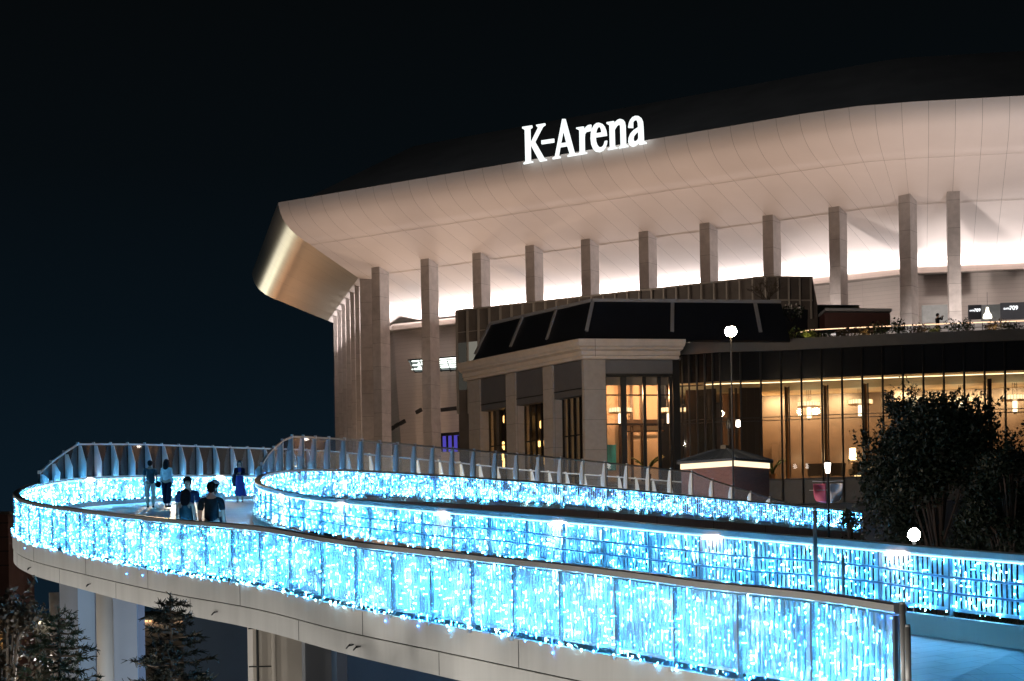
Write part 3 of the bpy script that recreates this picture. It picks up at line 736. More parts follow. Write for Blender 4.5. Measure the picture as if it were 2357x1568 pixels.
# ------------------------------------------------------------------ finned annex in front of the arena
annex = thing('annex_building', 'dark annex block with thin pale vertical fins, below the arena roof', 'building', (-4,155,0))
aL = W(1052,716,154.3); aR = W(1764,637.6,140); aE = W(1864,639,140.6)
ztop = (aL.z+aR.z)/2
LD = (aR.xy-aL.xy).normalized(); LD3 = Vector((LD.x,LD.y,0)); LN = Vector((LD.y,-LD.x,0))
mb = MB(); p0 = Vector((aL.x,aL.y)); p1 = Vector((aR.x,aR.y)); p2 = Vector((aE.x+.2,aE.y)); bk = Vector((-LN.x,-LN.y))*9
L_ = (p1-p0).length
mb.prism([tuple(p0), tuple(p1), tuple(p1+bk), tuple(p0+bk)], 0, ztop-.02)
mb.build('wall', M['finglass'], annex)
mb = MB()   # slanted right end
zb = W(1882,703,140.5).z; e0 = Vector((p2.x,p2.y)); e1 = Vector((W(1882,703,140.5).x, p2.y))
q = [Vector((p1.x,p1.y,zb-2)), Vector((e1.x,e1.y,zb-2)), Vector((e1.x,e1.y,zb)), Vector((e0.x,e0.y,ztop-.05)), Vector((p1.x,p1.y,ztop-.05))]
mb.slab(q, Vector((0,-1,0)), 5); mb.build('wall', M['finglass'], annex)
n = int(L_/1.02); fins = MB()
for k in range(n+1):
    c = Vector((p0.x,p0.y,0)).lerp(Vector((p1.x,p1.y,0)), k/n) + LN*.10
    f = MB(); f.obox(Vector((c.x,c.y,ztop-4.2)), LD3*.055, LN*.12, UP*4.15); f.build('fin', M['fin'], annex)
for k in range(1,5):
    c = p1.lerp(p2, k/4.2); f = MB(); f.obox(Vector((c.x,c.y-.12,ztop-1.5)), Vector((.06,0,0)), Vector((0,.1,0)), UP*1.55); f.build('fin', M['fin'], annex)
mb = MB(); mb.bar(Vector((p0.x,p0.y,ztop))+LN*.1, Vector((p1.x,p1.y,ztop))+LN*.1, .3, .1); mb.bar(Vector((p1.x,p1.y-.1,ztop)), Vector((p2.x,p2.y-.1,ztop)), .3, .1)
mb.bar(Vector((p1.x,p1.y-.1,ztop-1.7)), Vector((e1.x-.35,p2.y-.1,ztop-1.7)), .1, .1)
mb.bar(Vector((p0.x,p0.y,ztop-1.75))+LN*.05, Vector((p1.x,p1.y,ztop-1.75))+LN*.05, .06, .05)
mb.build('coping', M['fin'], annex)
for s, em in ((1.02*.5,.05),(1.02*1.5,.22),(1.02*2.5,.03),(1.02*3.45,1.1)):
    c = Vector((p0.x,p0.y,0)) + LD3*s + LN*.03; zt_ = ztop-2.6; zb_ = ztop-6.4
    g = MB(); g.obox(Vector((c.x,c.y,(zt_+zb_)/2)), LD3*.42, LN*.02, UP*(zt_-zb_)/2)
    g.build('window', emis('annex_glow', (1,.72,.42) if em > .5 else (.7,.66,.55), em*.8), annex)

# ------------------------------------------------------------------ stone pavilion of the hotel
Pc = Vector((4.48,120,0)); DL = Vector((-.56,.83,0)).normalized(); DR = Vector((.987,.16,0)).normalized()
NL = Vector((-DL.y,DL.x,0)); NL = NL if NL.dot(Vector((-1,-1,0))) > 0 else -NL
NR = Vector((DR.y,-DR.x,0))
pav = thing('hotel_pavilion', 'stone corner pavilion with heavy moulded cornice, square pillars and dark sloped roof panels', 'building', (Pc.x,Pc.y,0))
LL, LR = 14.2, 6.8
BIS = (NL+NR); BIS = BIS/ (BIS.dot(NL))
def corn(off, z): # three plan corners of the cornice at outward offset
    return [Pc + DL*LL + NL*off + DL*max(0,off)*0, Pc + BIS*off, Pc + DR*LR + NR*off + DR*off*.6]
prof_c = [(-.62,14.80),(-.42,14.83),(-.42,15.02),(-.34,15.06),(-.34,15.30),(-.10,15.42),(-.10,15.50),(.02,15.62),(.10,15.85),(.10,16.02),(-.75,16.05)]
mb = MB(); m_ = len(prof_c); vs = []
for (o_, z) in prof_c: vs += [p + UP*(CZ+z) for p in corn(o_, z)]
fs = []
for k in range(m_-1):
    for c in range(2): fs.append((k*3+c, k*3+c+1, (k+1)*3+c+1, (k+1)*3+c))
fs += [tuple(k*3+2 for k in range(m_)), tuple(k*3 for k in range(m_))[::-1]]
mb.add(vs, fs); mb.build('cornice', M['cornice'], pav)
mb = MB(); mb.bar(Pc + DR*1.0 + NR*.105 + UP*(CZ+14.9), Pc + DR*1.0 + NR*.105 + UP*(CZ+16), .02, .02); mb.build('cornice_joint', M['joint'], pav)
ins = -.62
def LP(s, o_=ins): return Pc + DL*s + NL*o_
def RP(s, o_=ins): return Pc + DR*s + NR*o_
def stone_box(fr, s0, s1, o0, o1, z0, z1, m=None, name='pillar', par=None):
    """box along a face; UV in metres"""
    a, b, c, d = fr(s0,o1), fr(s1,o1), fr(s1,o0), fr(s0,o0); m_ = MB()
    V = [p + UP*(CZ+z0) for p in (a,b,c,d)] + [p + UP*(CZ+z1) for p in (a,b,c,d)]
    u = 0
    for i in range(4):
        j = (i+1) % 4; l = (V[j]-V[i]).length
        m_.add([V[i],V[j],V[4+j],V[4+i]], [(0,1,2,3)], [[(u,z0),(u+l,z0),(u+l,z1),(u,z1)]]); u += l
    m_.add(V, [(0,3,2,1),(4,5,6,7)]); return m_.build(name, m or M['stone'], par or pav)
base = -CZ
mb = MB(); mb.prism([tuple(q.xy) for q in (LP(14.0), Pc+BIS*(ins+.02), RP(6.7), RP(6.7,-8), LP(14.0,-8))], CZ+14.81, CZ+14.95); mb.build('roof_slab', M['lintel'], pav)
# corner pillar (L-shaped in plan, built as one prism)
cz0, cz1 = CZ+base, CZ+14.80
pc = [LP(.65), Pc+BIS*ins, RP(1.79), RP(1.79, ins-1.0), Pc + BIS*(ins-1.0), LP(.65, ins-1.0)]
mb = MB(); n_ = len(pc); u = 0
for i in range(n_):
    a, b = pc[i], pc[(i+1) % n_]; l = (b-a).length
    mb.add([a+UP*cz0, b+UP*cz0, b+UP*cz1, a+UP*cz1], [(0,1,2,3)], [[(u,cz0),(u+l,cz0),(u+l,cz1),(u,cz1)]]); u += l
mb.build('pillar', M['stone'], pav)
for s0, s1 in ((3.85,4.93),(8.18,9.27),(12.5,13.9)): stone_box(LP, s0, s1, ins-1.1, ins, base, 14.79)
stone_box(RP, 6.16, 6.6, ins-1.0, ins, base, 14.79, M['black'], 'corner_post')
mb = MB(); qq = [LP(.66,ins-1.2), LP(13.9,ins-1.2), LP(13.9,ins-1.35), LP(.66,ins-1.35)]
# bays on the left face: lintel box, dark glazing with slim mullions, faint amber lamps inside
for s0, s1 in ((.66,3.84),(4.94,8.17),(9.28,12.49)):
    stone_box(LP, s0, s1, ins-.8, ins-.12, 12.6, 14.78, M['lintel'], 'lintel')
    stone_box(LP, s0, s1, ins-.75, ins-.08, 13.0, 13.06, M['black'], 'lintel_line')
    g = MB(); zz0, zz1 = CZ+4, CZ+12.6
    a, b = LP(s0,ins-.85), LP(s1,ins-.85); g.slab([a+UP*zz0,b+UP*zz0,b+UP*zz1,a+UP*zz1], NL, .03); g.build('window', M['winglass'], pav)
    f = MB()
    for k in range(6):
        p = LP(s0+(s1-s0)*k/5, ins-.80); f.obox(p + UP*(zz0+zz1)/2, DL*.045, NL*.07, UP*(zz1-zz0)/2)
    for z in (7.6,10.2): f.bar(LP(s0,ins-.8)+UP*(CZ+z), LP(s1,ins-.8)+UP*(CZ+z), .06, .08)
    f.build('window_frame', M['black'], pav)
# plain base below the glazing and inner dark core
mb = MB(); a, b = LP(3.2,ins-2.6), LP(13.8,ins-2.6); mb.slab([a+UP*0,b+UP*0,b+UP*(CZ+14.9),a+UP*(CZ+14.9)], NL, .2); mb.build('inner_wall', M['darkwood'], pav)
rn = random.Random(4)
for s0, s1 in ((.9,3.6),(5.1,8.0),(9.4,12.3)):
    for k in range(4 if s0 < 1 else 14):
        s = rn.uniform(s0, s1); z = rn.choice((8.8,9.4,10.0,10.6,11.2,11.8))+rn.uniform(-.15,.15); p = LP(s, ins-1.7)
        g = MB(); g.lathe(p + UP*(CZ+z), [(.03,.5),(.08,.45),(.09,.1),(.05,0)], 8)
        l = tag(g.build('pendant_lamp', M['amber']), 'small amber pendant lamp glowing behind the dark pavilion glazing', 'pendant lamp', 'amber pendant lamps in the pavilion')
# right face bay: lintel, shade panels, glazing
stone_box(RP, 1.79, 6.16, ins-.9, ins-.10, 13.9, 14.78, M['lintel'], 'lintel')
stone_box(RP, 1.79, 6.16, ins-.9, ins-.05, 13.78, 13.92, M['black'], 'lintel_line')
for s in (1.85,3.02,4.38,5.35,6.10):
    w_ = .2 if abs(s-3.02) < .1 else (.11 if s > 4 else .05)
    mb = MB(); mb.obox(RP(s, ins-.45) + UP*(CZ+10), DR*w_/1.0*.9, NR*.12, UP*3.8); mb.build('window_frame', M['black'], pav)
for z in (12.6,10.75):
    mb = MB(); mb.bar(RP(1.8,ins-.5)+UP*(CZ+z), RP(6.1,ins-.5)+UP*(CZ+z), .06, .09); mb.build('window_frame', M['black'], pav)
mb = MB(); a, b = RP(1.8,ins-.62), RP(6.1,ins-.62); mb.slab([a+UP*(CZ+6.2),b+UP*(CZ+6.2),b+UP*(CZ+13.8),a+UP*(CZ+13.8)], NR, .03); mb.build('window', M['winglass'], pav)
mb = MB(); a, b = RP(1.9,ins-.75), RP(6.05,ins-.75); mb.slab([a+UP*(CZ+13.25),b+UP*(CZ+13.25),b+UP*(CZ+13.78),a+UP*(CZ+13.78)], NR, .03); mb.build('window_shade', mat('shade_cloth', (.42,.36,.31), .8, var=.05), pav)
stone_box(RP, 1.8, 6.1, ins-.6, ins-.3, base, 6.2, M['bglass'], 'base_panel')
# room behind the right bay
rm = MB(); a, b = RP(-.9,-6.5), RP(6.6,-6.5); rm.slab([a+UP*(CZ+7.2),b+UP*(CZ+7.2),b+UP*(CZ+14.6),a+UP*(CZ+14.6)], NR, .2)
a, b = RP(1.15,-1.75), RP(-.9,-6.5); rm.slab([a+UP*(CZ+7.2),b+UP*(CZ+7.2),b+UP*(CZ+14.6),a+UP*(CZ+14.6)], DR, .2)
rm.build('inner_wall', M['beige'], pav)
rm = MB(); rm.slab([RP(1.0,-1.0)+UP*(CZ+14.0),RP(6.4,-.9)+UP*(CZ+14.0),RP(6.6,-6.5)+UP*(CZ+14.0),RP(-.8,-6.5)+UP*(CZ+14.0)], -UP, .2); rm.build('ceiling', M['ceil'], pav)
rm = MB(); rm.slab([RP(1.0,-1.0)+UP*(CZ+7.1),RP(6.4,-.9)+UP*(CZ+7.1),RP(6.6,-6.5)+UP*(CZ+7.1),RP(-.8,-6.5)+UP*(CZ+7.1)], UP, .2); rm.build('floor', M['floorm'], pav)
# sunburst wall relief, dark rails and a bluish painting low in the room
sb = MB(); c = RP(2.6,-6.36) + UP*(CZ+11.9)
for k in range(28):
    t_ = 2*PI*k/28; dv = DR*math.cos(t_) + UP*math.sin(t_); sb.bar(c+dv*.15, c+dv*.95+UP*math.sin(t_)*.8, .025, .03)
sb.build('wall_relief', mat('relief', (.46,.34,.22), .6, var=0), pav)
for s in (1.75,3.9,4.7,5.4):
    mb = MB(); mb.obox(RP(s,-6.2)+UP*(CZ+10.6), DR*.09, NR*.05, UP*3.4); mb.build('inner_post', M['darkwood'], pav)
mb = MB(); mb.bar(RP(4.1,-6.1)+UP*(CZ+11.3), RP(6.9,-6.1)+UP*(CZ+11.3), .1, .42); mb.bar(RP(4.1,-6.1)+UP*(CZ+10.7), RP(6.9,-6.1)+UP*(CZ+10.75), .1, .1); mb.build('balcony_rail', M['darkwood'], pav)
m_ = mat('teal_painting_paint', (.02,.20,.28), .5, var=.75, scale=1.6, stretch=(1,1,.35), emit=(.02,.28,.38), es=.0)
mb = MB(); mb.obox(RP(2.35,-6.2)+UP*(CZ+9.0), DR*1.25, NR*.05, UP*.85); tag(mb.build('painting', m_), 'wide teal abstract painting on the lobby back wall', 'painting')
# sloped dark roof panels above the cornice
up_in = -2.1
lo_ = [p + UP*(CZ+16.06) for p in (Pc + DL*13.6 + NL*-.75, Pc + BIS*-.75, Pc + DR*14 + NR*-.75)]
hi_ = [p + UP*(CZ+18.75) for p in (Pc + DL*13.2 + NL*up_in, Pc + BIS*up_in, Pc + DR*13.8 + NR*up_in)]
for c in range(2):
    mb = MB(); nr_ = (lo_[c+1]-lo_[c]).cross(hi_[c]-lo_[c]); nr_ = nr_ if nr_.y < 0 else -nr_
    mb.slab([lo_[c],lo_[c+1],hi_[c+1],hi_[c]], nr_, .2); mb.build('roof_panel', M['darkpanel'], pav)
mb = MB()
mb.add([hi_[0],hi_[1],hi_[2],hi_[2]+Vector((0,12,0)),hi_[0]+Vector((0,6,0))], [(0,1,2,3,4)]); mb.build('roof_deck', M['roof'], pav)
for (a, b) in ((hi_[0],hi_[1]),(hi_[1],hi_[2])):
    mb = MB(); mb.bar(a+Vector((0,-.1,.02)), b+Vector((0,-.1,.02)), .16, .20); mb.build('roof_trim', M['trim'], pav)
for (c, f) in ((0,.0),(0,.34),(0,.67),(1,0.0),(1,.42),(1,.86)):
    a = lo_[c].lerp(lo_[c+1], f) if c == 0 else lo_[1].lerp(lo_[2], f); b = hi_[c].lerp(hi_[c+1], f)
    mb = MB(); nn = (NL if c == 0 else NR); a2 = a.lerp(b, .22); mb.bar(a2+nn*.08, b+nn*.08, .22, .1, nn); mb.build('roof_rib', M['trim'], pav)

# ------------------------------------------------------------------ glazed lobby wing with roof terrace
wing = thing('hotel_wing', 'low hotel wing with tall lit lobby windows under a black glass band', 'building', (22,122,0))
wp = [W(1556,HY,125.3), W(1563,HY,125.2), W(1610,HY,125.0), W(1666,HY,124.3), W(1786,HY,124.0), W(1926,HY,123.1), W(2066,HY,122.2), W(2210,HY,121.5), W(2354,HY,120.9), W(2480,HY,120.4), W(2700,HY,119.8)]
wp = [Vector((p.x, p.y, 0)) for p in wp]
Wc = catmull(wp, 10)
def at_px(P, px):
    for a, b in zip(P, P[1:]):
        pa = CX + a.x*F/a.y; pb = CX + b.x*F/b.y
        if pa <= px <= pb: return a.lerp(b, (px-pa)/max(1e-6, pb-pa))
    return P[-1]
zW0, zW1, zT = 7.2, 13.68, 16.3
def band(P, prof, m, name, off=0):
    mb = MB(); sweep(mb, P, prof, -1); return mb.build(name, m, wing)
band(Wc, [(0,CZ+zW1),(.06,CZ+zW1),(.06,CZ+15.55),(0,CZ+15.55)], M['bglass'], 'glass_band')
band(Wc, [(-.3,CZ+15.56),(.22,CZ+15.56),(.22,CZ+zT-.02),(-.3,CZ+zT-.02)], M['terrace'], 'terrace_edge')
band(Wc, [(0,CZ+5.6),(.05,CZ+5.6),(.05,CZ+zW0-.05),(0,CZ+zW0-.05)], mat('sill_panel', (.05,.045,.042), .4, var=.2), 'sill_panel')
band(Wc, [(-.4,0),(-.2,0),(-.2,CZ+5.59),(-.4,CZ+5.59)], M['darkpanel'], 'base_wall')
band(Wc, [(-.1,CZ+zW0-.05),(.14,CZ+zW0-.05),(.14,CZ+zW0+.05),(-.1,CZ+zW0+.05)], M['black'], 'sill')
def back(p, dd): return Vector((p.x + .10*dd, p.y + dd, p.z))
# floor, terrace slab, ceiling as strips
def strip(dd, z, th, m, name, d0=0.0):
    mb = MB()
    for a, b in zip(Wc, Wc[1:]):
        q = [back(a,d0)+UP*z, back(b,d0)+UP*z, back(b,dd)+UP*z, back(a,dd)+UP*z]
        mb.add(q + [x-UP*th for x in q], [(0,1,2,3),(7,6,5,4),(0,4,5,1),(3,2,6,7)])
    return mb.build(name, m, wing)
strip(10, CZ+zW0, .3, M['floorm'], 'floor'); strip(26, CZ+16.0, .3, M['terrace'], 'terrace_slab', .35)
strip(1.5, CZ+13.75, .05, M['ceil'], 'ceiling', .08); strip(10, CZ+13.35, .06, M['ceil'], 'ceiling', 3.2)
mb = MB()    # dropped beam with the cove behind it
for a, b in zip(Wc, Wc[1:]):
    q = [back(a,1.5)+UP*(CZ+13.62), back(b,1.5)+UP*(CZ+13.62), back(b,3.2)+UP*(CZ+13.28), back(a,3.2)+UP*(CZ+13.28)]
    mb.add(q, [(0,1,2,3)])
mb.build('ceiling_beam', mat('beam_grey', (.34,.35,.29), .6, var=.03), wing)
mb = MB()
for a, b in zip(Wc[24:], Wc[25:]): mb.bar(back(a,1.45)+UP*(CZ+13.66), back(b,1.45)+UP*(CZ+13.66), .06, .04)
mb.build('cove_light', M['cove'], wing)
# mullions and transoms
x = 1666.0; pxs = []
while x < 2420: pxs.append(x); x += 46.6*(1+ (x-1786)*2e-5)
for k, px in enumerate([1563,1578,1594,1612,1630,1648] + pxs):
    p = at_px(Wc, px); f = MB(); f.obox(p + Vector((0,-.06,CZ+(5.6+15.5)/2)), Vector((.055,0,0)), Vector((0,.10,0)), UP*(15.5-5.6)/2); f.build('mullion', M['black'], wing)
for z in (11.24,11.02):
    band(Wc, [(-.02,CZ+z),(.07,CZ+z),(.07,CZ+z+.05),(-.02,CZ+z+.05)], M['black'], 'transom')
allp = [1563,1578,1594,1612,1630,1648] + pxs
for a_, b_ in zip(allp, allp[1:]):
    a, b = at_px(Wc, a_), at_px(Wc, b_); g = MB(); g.slab([a+UP*(CZ+zW0), b+UP*(CZ+zW0), b+UP*(CZ+zW1), a+UP*(CZ+zW1)], Vector((0,-1,0)), .02); g.build('window', M['winglass'], wing)
# interior walls
def iwall(px0, px1, dd, z0, z1, m, name, dd1=None):
    a = back(at_px(Wc, px0), dd); b = back(at_px(Wc, px1), dd if dd1 is None else dd1)
    mb = MB(); mb.slab([a+UP*(CZ+z0), b+UP*(CZ+z0), b+UP*(CZ+z1), a+UP*(CZ+z1)], Vector((0,-1,0)), .15); return mb.build(name, m, wing)
iwall(1520, 1680, 6.5, 7.2, 13.4, M['darkwood'], 'inner_wall'); iwall(1672, 1760, 4.2, 7.2, 13.4, M['bronze'], 'inner_wall')
iwall(1752, 1975, 7.6, 10.2, 13.36, M['beige'], 'inner_wall'); iwall(1752, 1782, 7.6, 7.2, 10.2, M['beige'], 'inner_wall')
iwall(1775, 1930, 9.6, 7.2, 10.2, M['bronze'], 'inner_wall'); iwall(1930, 2025, 8.2, 7.2, 13.36, M['beige'], 'inner_wall')
iwall(2025, 2085, 8.0, 7.2, 13.36, M['beige'], 'inner_wall'); iwall(2085, 2500, 8.5, 7.2, 13.36, M['bronze'], 'inner_wall')
iwall(2085, 2130, 5.6, 7.2, 13.4, M['darkwood'], 'inner_wall'); iwall(2080, 2500, 8.3, 11.9, 13.3, M['beige'], 'inner_wall')
a = back(at_px(Wc,1752),4.2); b = back(at_px(Wc,1752),7.6); mb = MB(); mb.slab([a+UP*(CZ+7.2),b+UP*(CZ+7.2),b+UP*(CZ+13.4),a+UP*(CZ+13.4)], Vector((1,0,0)), .1); mb.build('inner_wall', M['beige'], wing)
for px, dd, w_ in ((1797,6.0,.22),(1812,8.8,.95),(1850,8.7,.55),(1880,8.6,.5)):
    a = back(at_px(Wc, px), dd); mb = MB(); mb.obox(Vector((a.x,a.y,CZ+8.6)), Vector((w_,0,0)), Vector((0,.1,0)), UP*1.4); mb.build('door_panel', M['darkwood'], wing)
# curtain / post bundles inside the glass
for px, w_ in ((1590,.12),(1602,.2),(1622,.26),(1641,.22),(1652,.1),(1690,.13),(1702,.08),(1722,.30),(1738,.34),(1752,.2),(1816,.03),(1825,.03),(1906,.03),(1915,.03),(1999,.03),(2008,.03),(2290,.12)):
    a = back(at_px(Wc, px), .9); mb = MB(); mb.obox(Vector((a.x,a.y,CZ+10.3)), Vector((w_,0,0)), Vector((0,.12,0)), UP*3.0); mb.build('curtain_post', M['darkwood'], wing)
for px in (1712,1820,1910,2003,1630,1590,1608):
    a = back(at_px(Wc, px), 1.25); mb = MB(); mb.obox(Vector((a.x,a.y,CZ+10.3)), Vector((.09,0,0)), Vector((0,.05,0)), UP*3.0); mb.build('gold_post', mat('gold_post', (.45,.24,.09), .35, .5, var=.1), wing)
# chandeliers
def chandelier(p, w, label):
    t = thing('chandelier', label, 'chandelier', p, 'ring chandeliers of the hotel')
    mb = MB(); R0 = w/2
    mb.lathe(Vector((0,0,0)), [(R0*.86,-.13),(R0,-.13),(R0,.13),(R0*.86,.13)], 26); mb.build('glass_ring', M['shade'], t, local=True)
    mb = MB()
    for k in range(26):
        a = 2*PI*k/26; mb.obox(Vector((math.cos(a)*(R0+.005), math.sin(a)*(R0+.005), 0)), Vector((-math.sin(a),math.cos(a),0))*.012, Vector((math.cos(a),math.sin(a),0))*.012, UP*.14)
    mb.lathe(Vector((0,0,-.16)), [(R0*.7,0),(R0*1.01,0),(R0*1.01,.02),(R0*.7,.02)], 26); mb.build('ring_frame', mat('brass', (.35,.22,.09), .35, .7, var=0), t, local=True)
    mb = MB(); mb.lathe(Vector((0,0,-.92)), [(.10,0),(.15,.03),(.15,.70),(.10,.72)], 14); mb.build('lamp_cylinder', M['shadehot'], t, local=True)
    mb = MB(); mb.lathe(Vector((0,0,-1.05)), [(.04,0),(.12,.06),(.12,.12)], 12)
    for dx in (-.13,0,.13): mb.tube([Vector((dx,0,-.2)), Vector((dx,0,1.5))], .018, 6)
    mb.build('stem', M['darkwood'], t, local=True)
for px, py, d, w_, lab in ((1862,931,127,1.55,'ring chandelier left of centre in the tall lobby windows'), (1980,926,126.5,1.65,'ring chandelier right of centre in the tall lobby windows, above the lit table lamp'),
        (2105,920,126,1.65,'ring chandelier half hidden by the top of the dark tree'), (2212,921,125.5,1.6,'ring chandelier behind the tree crown, second from the right edge'),
        (2336,916,124.5,1.7,'ring chandelier at the right edge of the picture'), (1428,945,124.5,1.55,'ring chandelier just right of the stone corner pillar'),
        (1540,945,125.8,1.55,'ring chandelier at the right end of the pavilion window')):
    chandelier(W(px,py,d), w_, lab)
chandelier(W(1584,944,127.2), 1.1, 'dim small ring chandelier seen through the dark corner glazing')
# armchairs by the glass
def armchair():
    t = thing('armchair', 'x', 'armchair', (0,0,0), 'armchairs along the lobby glass')
    fm = mat('chair_cloth', (.10,.085,.07), .8, var=.1)
    mb = MB(); P = [(-.42,.0),(-.36,.22),(.36,.22),(.42,0)]
    mb.add([(-.46,-.02,.25),(.46,-.02,.25),(.50,-.12,1.05),(-.50,-.12,1.05),(-.46,.10,.25),(.46,.10,.25),(.48,.02,1.05),(-.48,.02,1.05)], [(0,1,2,3),(5,4,7,6),(3,2,6,7),(0,3,7,4),(1,5,6,2),(0,4,5,1)]); mb.build('backrest', fm, t, local=True)
    mb = MB(); mb.box((-.42,.1,.25),(.42,.72,.46)); mb.build('seat', fm, t, local=True)
    for s in (-1,1):
        mb = MB(); mb.obox(Vector((s*.43,.40,.48)), Vector((.06,0,0)), Vector((0,.32,0)), UP*.16); mb.build('armrest', fm, t, local=True)
        for y in (.05,.66):
            mb = MB(); mb.tube([Vector((s*.38,y,0)), Vector((s*.38,y,.26))], .02, 6, .03); mb.build('leg', M['darkwood'], t, local=True)
    return t
ch0 = armchair()
for k, (px, dd, lab) in enumerate(((1884,1.5,'dark armchair left of the post lantern, behind the lobby glass'),(1938,1.7,'dark armchair right behind the post lantern, inside the lobby'),(1988,1.5,'dark armchair beside the lit counter, inside the lobby'))):
    c = ch0 if k == 0 else copy_tree(ch0)
    q = back(at_px(Wc, px), dd); c.location = (q.x, q.y, CZ+zW0+.01); c.rotation_euler = (0,0,rn.uniform(-.25,.25)); c['label'] = lab
q = back(at_px(Wc, 2030), 3.4); ct = thing('counter', 'glowing amber reception counter at the lobby back', 'counter', (q.x,q.y,CZ+zW0))
mb = MB(); mb.obox(Vector((q.x,q.y,CZ+zW0+.5)), Vector((1.35,0,0)), Vector((0,.3,0)), UP*.48); mb.build('lit_front', emis('counter_glow', (1,.70,.34), 1.5), ct)
mb = MB(); mb.obox(Vector((q.x,q.y,CZ+zW0+1.01)), Vector((1.42,0,0)), Vector((0,.36,0)), UP*.03); mb.build('counter_top', M['darkwood'], ct)
q2 = Vector((W(1968,HY,q.y).x, q.y, CZ+zW0+1.04)); tl = thing('table_lamp', 'bright table lamp with tall shade on the lobby counter', 'table lamp', q2)
mb = MB(); mb.lathe(q2, [(.12,0),(.10,.04),(.03,.08),(.03,.3)], 12); mb.build('lamp_base', M['bronze'], tl)
mb = MB(); mb.lathe(q2+UP*.3, [(.22,0),(.24,.02),(.20,.75),(.18,.75)], 14); mb.build('lamp_shade', M['warm'], tl)
q3 = back(at_px(Wc, 1838), 8.0); m_ = emis('poster_glow', (.35,.5,.9), .7)
mb = MB(); mb.obox(Vector((W(1893,HY,q3.y).x, q3.y, CZ+8.6)), Vector((.22,0,0)), Vector((0,.04,0)), UP*.9); tag(mb.build('screen', m_), 'narrow bluish lit screen between dark doors in the lobby', 'screen')
def palm(p, h, label):
    t = thing('potted_palm', label, 'potted plant', p, 'potted palms in the lobby')
    mb = MB(); mb.lathe(Vector(p), [(.18,0),(.24,.3),(.26,.45),(.22,.45)], 12); mb.build('pot', M['bronze'], t)
    mb = MB(); r_ = random.Random(int(p[0]*10))
    for k in range(16):
        a = r_.uniform(0,2*PI); q0 = Vector(p)+UP*.45; l = r_.uniform(.7,1.0)*h; pr = q0
        for j in range(5):
            f = (j+1)/5; cur = q0 + Vector((math.cos(a),math.sin(a),0))*l*.55*f**1.3 + UP*l*(f - .45*f*f)
            sd = Vector((-math.sin(a),math.cos(a),0))*.10*(1-f*.5)
            mb.add([pr, pr+sd-UP*.1, cur+sd-UP*.06, cur, pr-sd-UP*.1, cur-sd-UP*.06], [(0,1,2,3),(0,3,5,4)]); pr = cur
    mb.build('fronds', M['leaf2'], t)
for px, dd, h, lab in ((1785,1.6,1.9,'potted palm beside the dark door posts in the lobby'),(1730,1.2,1.5,'potted palm left, before the dark curtains of the lobby'),(2066,1.4,1.6,'potted palm near the lit counter, left of the big tree'),(1495,3.0,2.2,'potted palm in the pavilion window right of the teal painting')):
    q = back(at_px(Wc, px), dd) if px > 1560 else Vector((W(px,HY,123.5).x, 123.5, 0)); palm(Vector((q.x,q.y,CZ+zW0+.02)), h, lab)
# ------------------------------------------------------------------ terrace
def tpt(px, dd, z): q = back(at_px(Wc, px), dd); return Vector((q.x, q.y, CZ+z))
tr = thing('terrace_railing', 'slim glass balustrade with a lit handrail along the roof terrace', 'railing', tpt(2100,1.6,16.05))
pts = [tpt(1800,3.6,16.85), tpt(1855,1.9,16.95)] + [tpt(x,1.6,17.02) for x in range(1880, 2420, 40)]
mb = MB(); mb.tube(pts[1:], .03, 6); mb.build('lit_handrail', emis('handrail_light', (1,.62,.36), 1.5), tr)
for p in pts[::2]:
    mb = MB(); mb.tube([p-UP*.95, p], .025, 6); mb.build('post', M['black'], tr)
for z in (.3,):
    mb = MB(); mb.tube([p-UP*z for p in pts], .018, 6); mb.build('mid_rail', M['black'], tr)
for a, b in zip(pts[1:], pts[2:]):
    g = MB(); g.slab([a-UP*.9, b-UP*.9, b-UP*.06, a-UP*.06], Vector((0,-1,0)), .015); g.build('glass_pane', M['scrglass'], tr)
def leaf_cloud(mb, pts_fn, n, size, rnd, flat=.0):
    for _ in range(n):
        c = pts_fn(rnd)
        a = Vector((rnd.gauss(0,1), rnd.gauss(0,1), rnd.gauss(0,1))).normalized(); b = a.orthogonal().normalized()
        b = Matrix.Rotation(rnd.uniform(0,6.28), 3, a) @ b; s = size*rnd.uniform(.6,1.4)
        mb.add([c + a*s, c + b*s*.45, c - a*s*.8, c - b*s*.45], [(0,1,2,3)])
def shrub(p, r, h, label, m, n=260, size=.10):
    t = thing('shrub', label, 'shrub', p, 'shrubs along the terrace edge'); rnd = random.Random(int(p[0]*97+p[2]))
    mb = MB()
    blobs = [(Vector((rnd.uniform(-.6,.6)*r, rnd.uniform(-.3,.3)*r, rnd.uniform(.3,.8)*h)), rnd.uniform(.35,.6)*r) for _ in range(6)]
    def fn(rd):
        c, q = rd.choice(blobs); v = Vector((rd.gauss(0,1), rd.gauss(0,1), rd.gauss(0,1))).normalized()*q*rd.uniform(.5,1.1)
        return Vector(p) + c + v
    leaf_cloud(mb, fn, n, size, rnd); mb.build('foliage', m, t)
    s = MB()
    for c, q in blobs: s.tube([Vector(p), Vector(p)+c], .015, 5)
    s.build('stem', M['bark'], t)
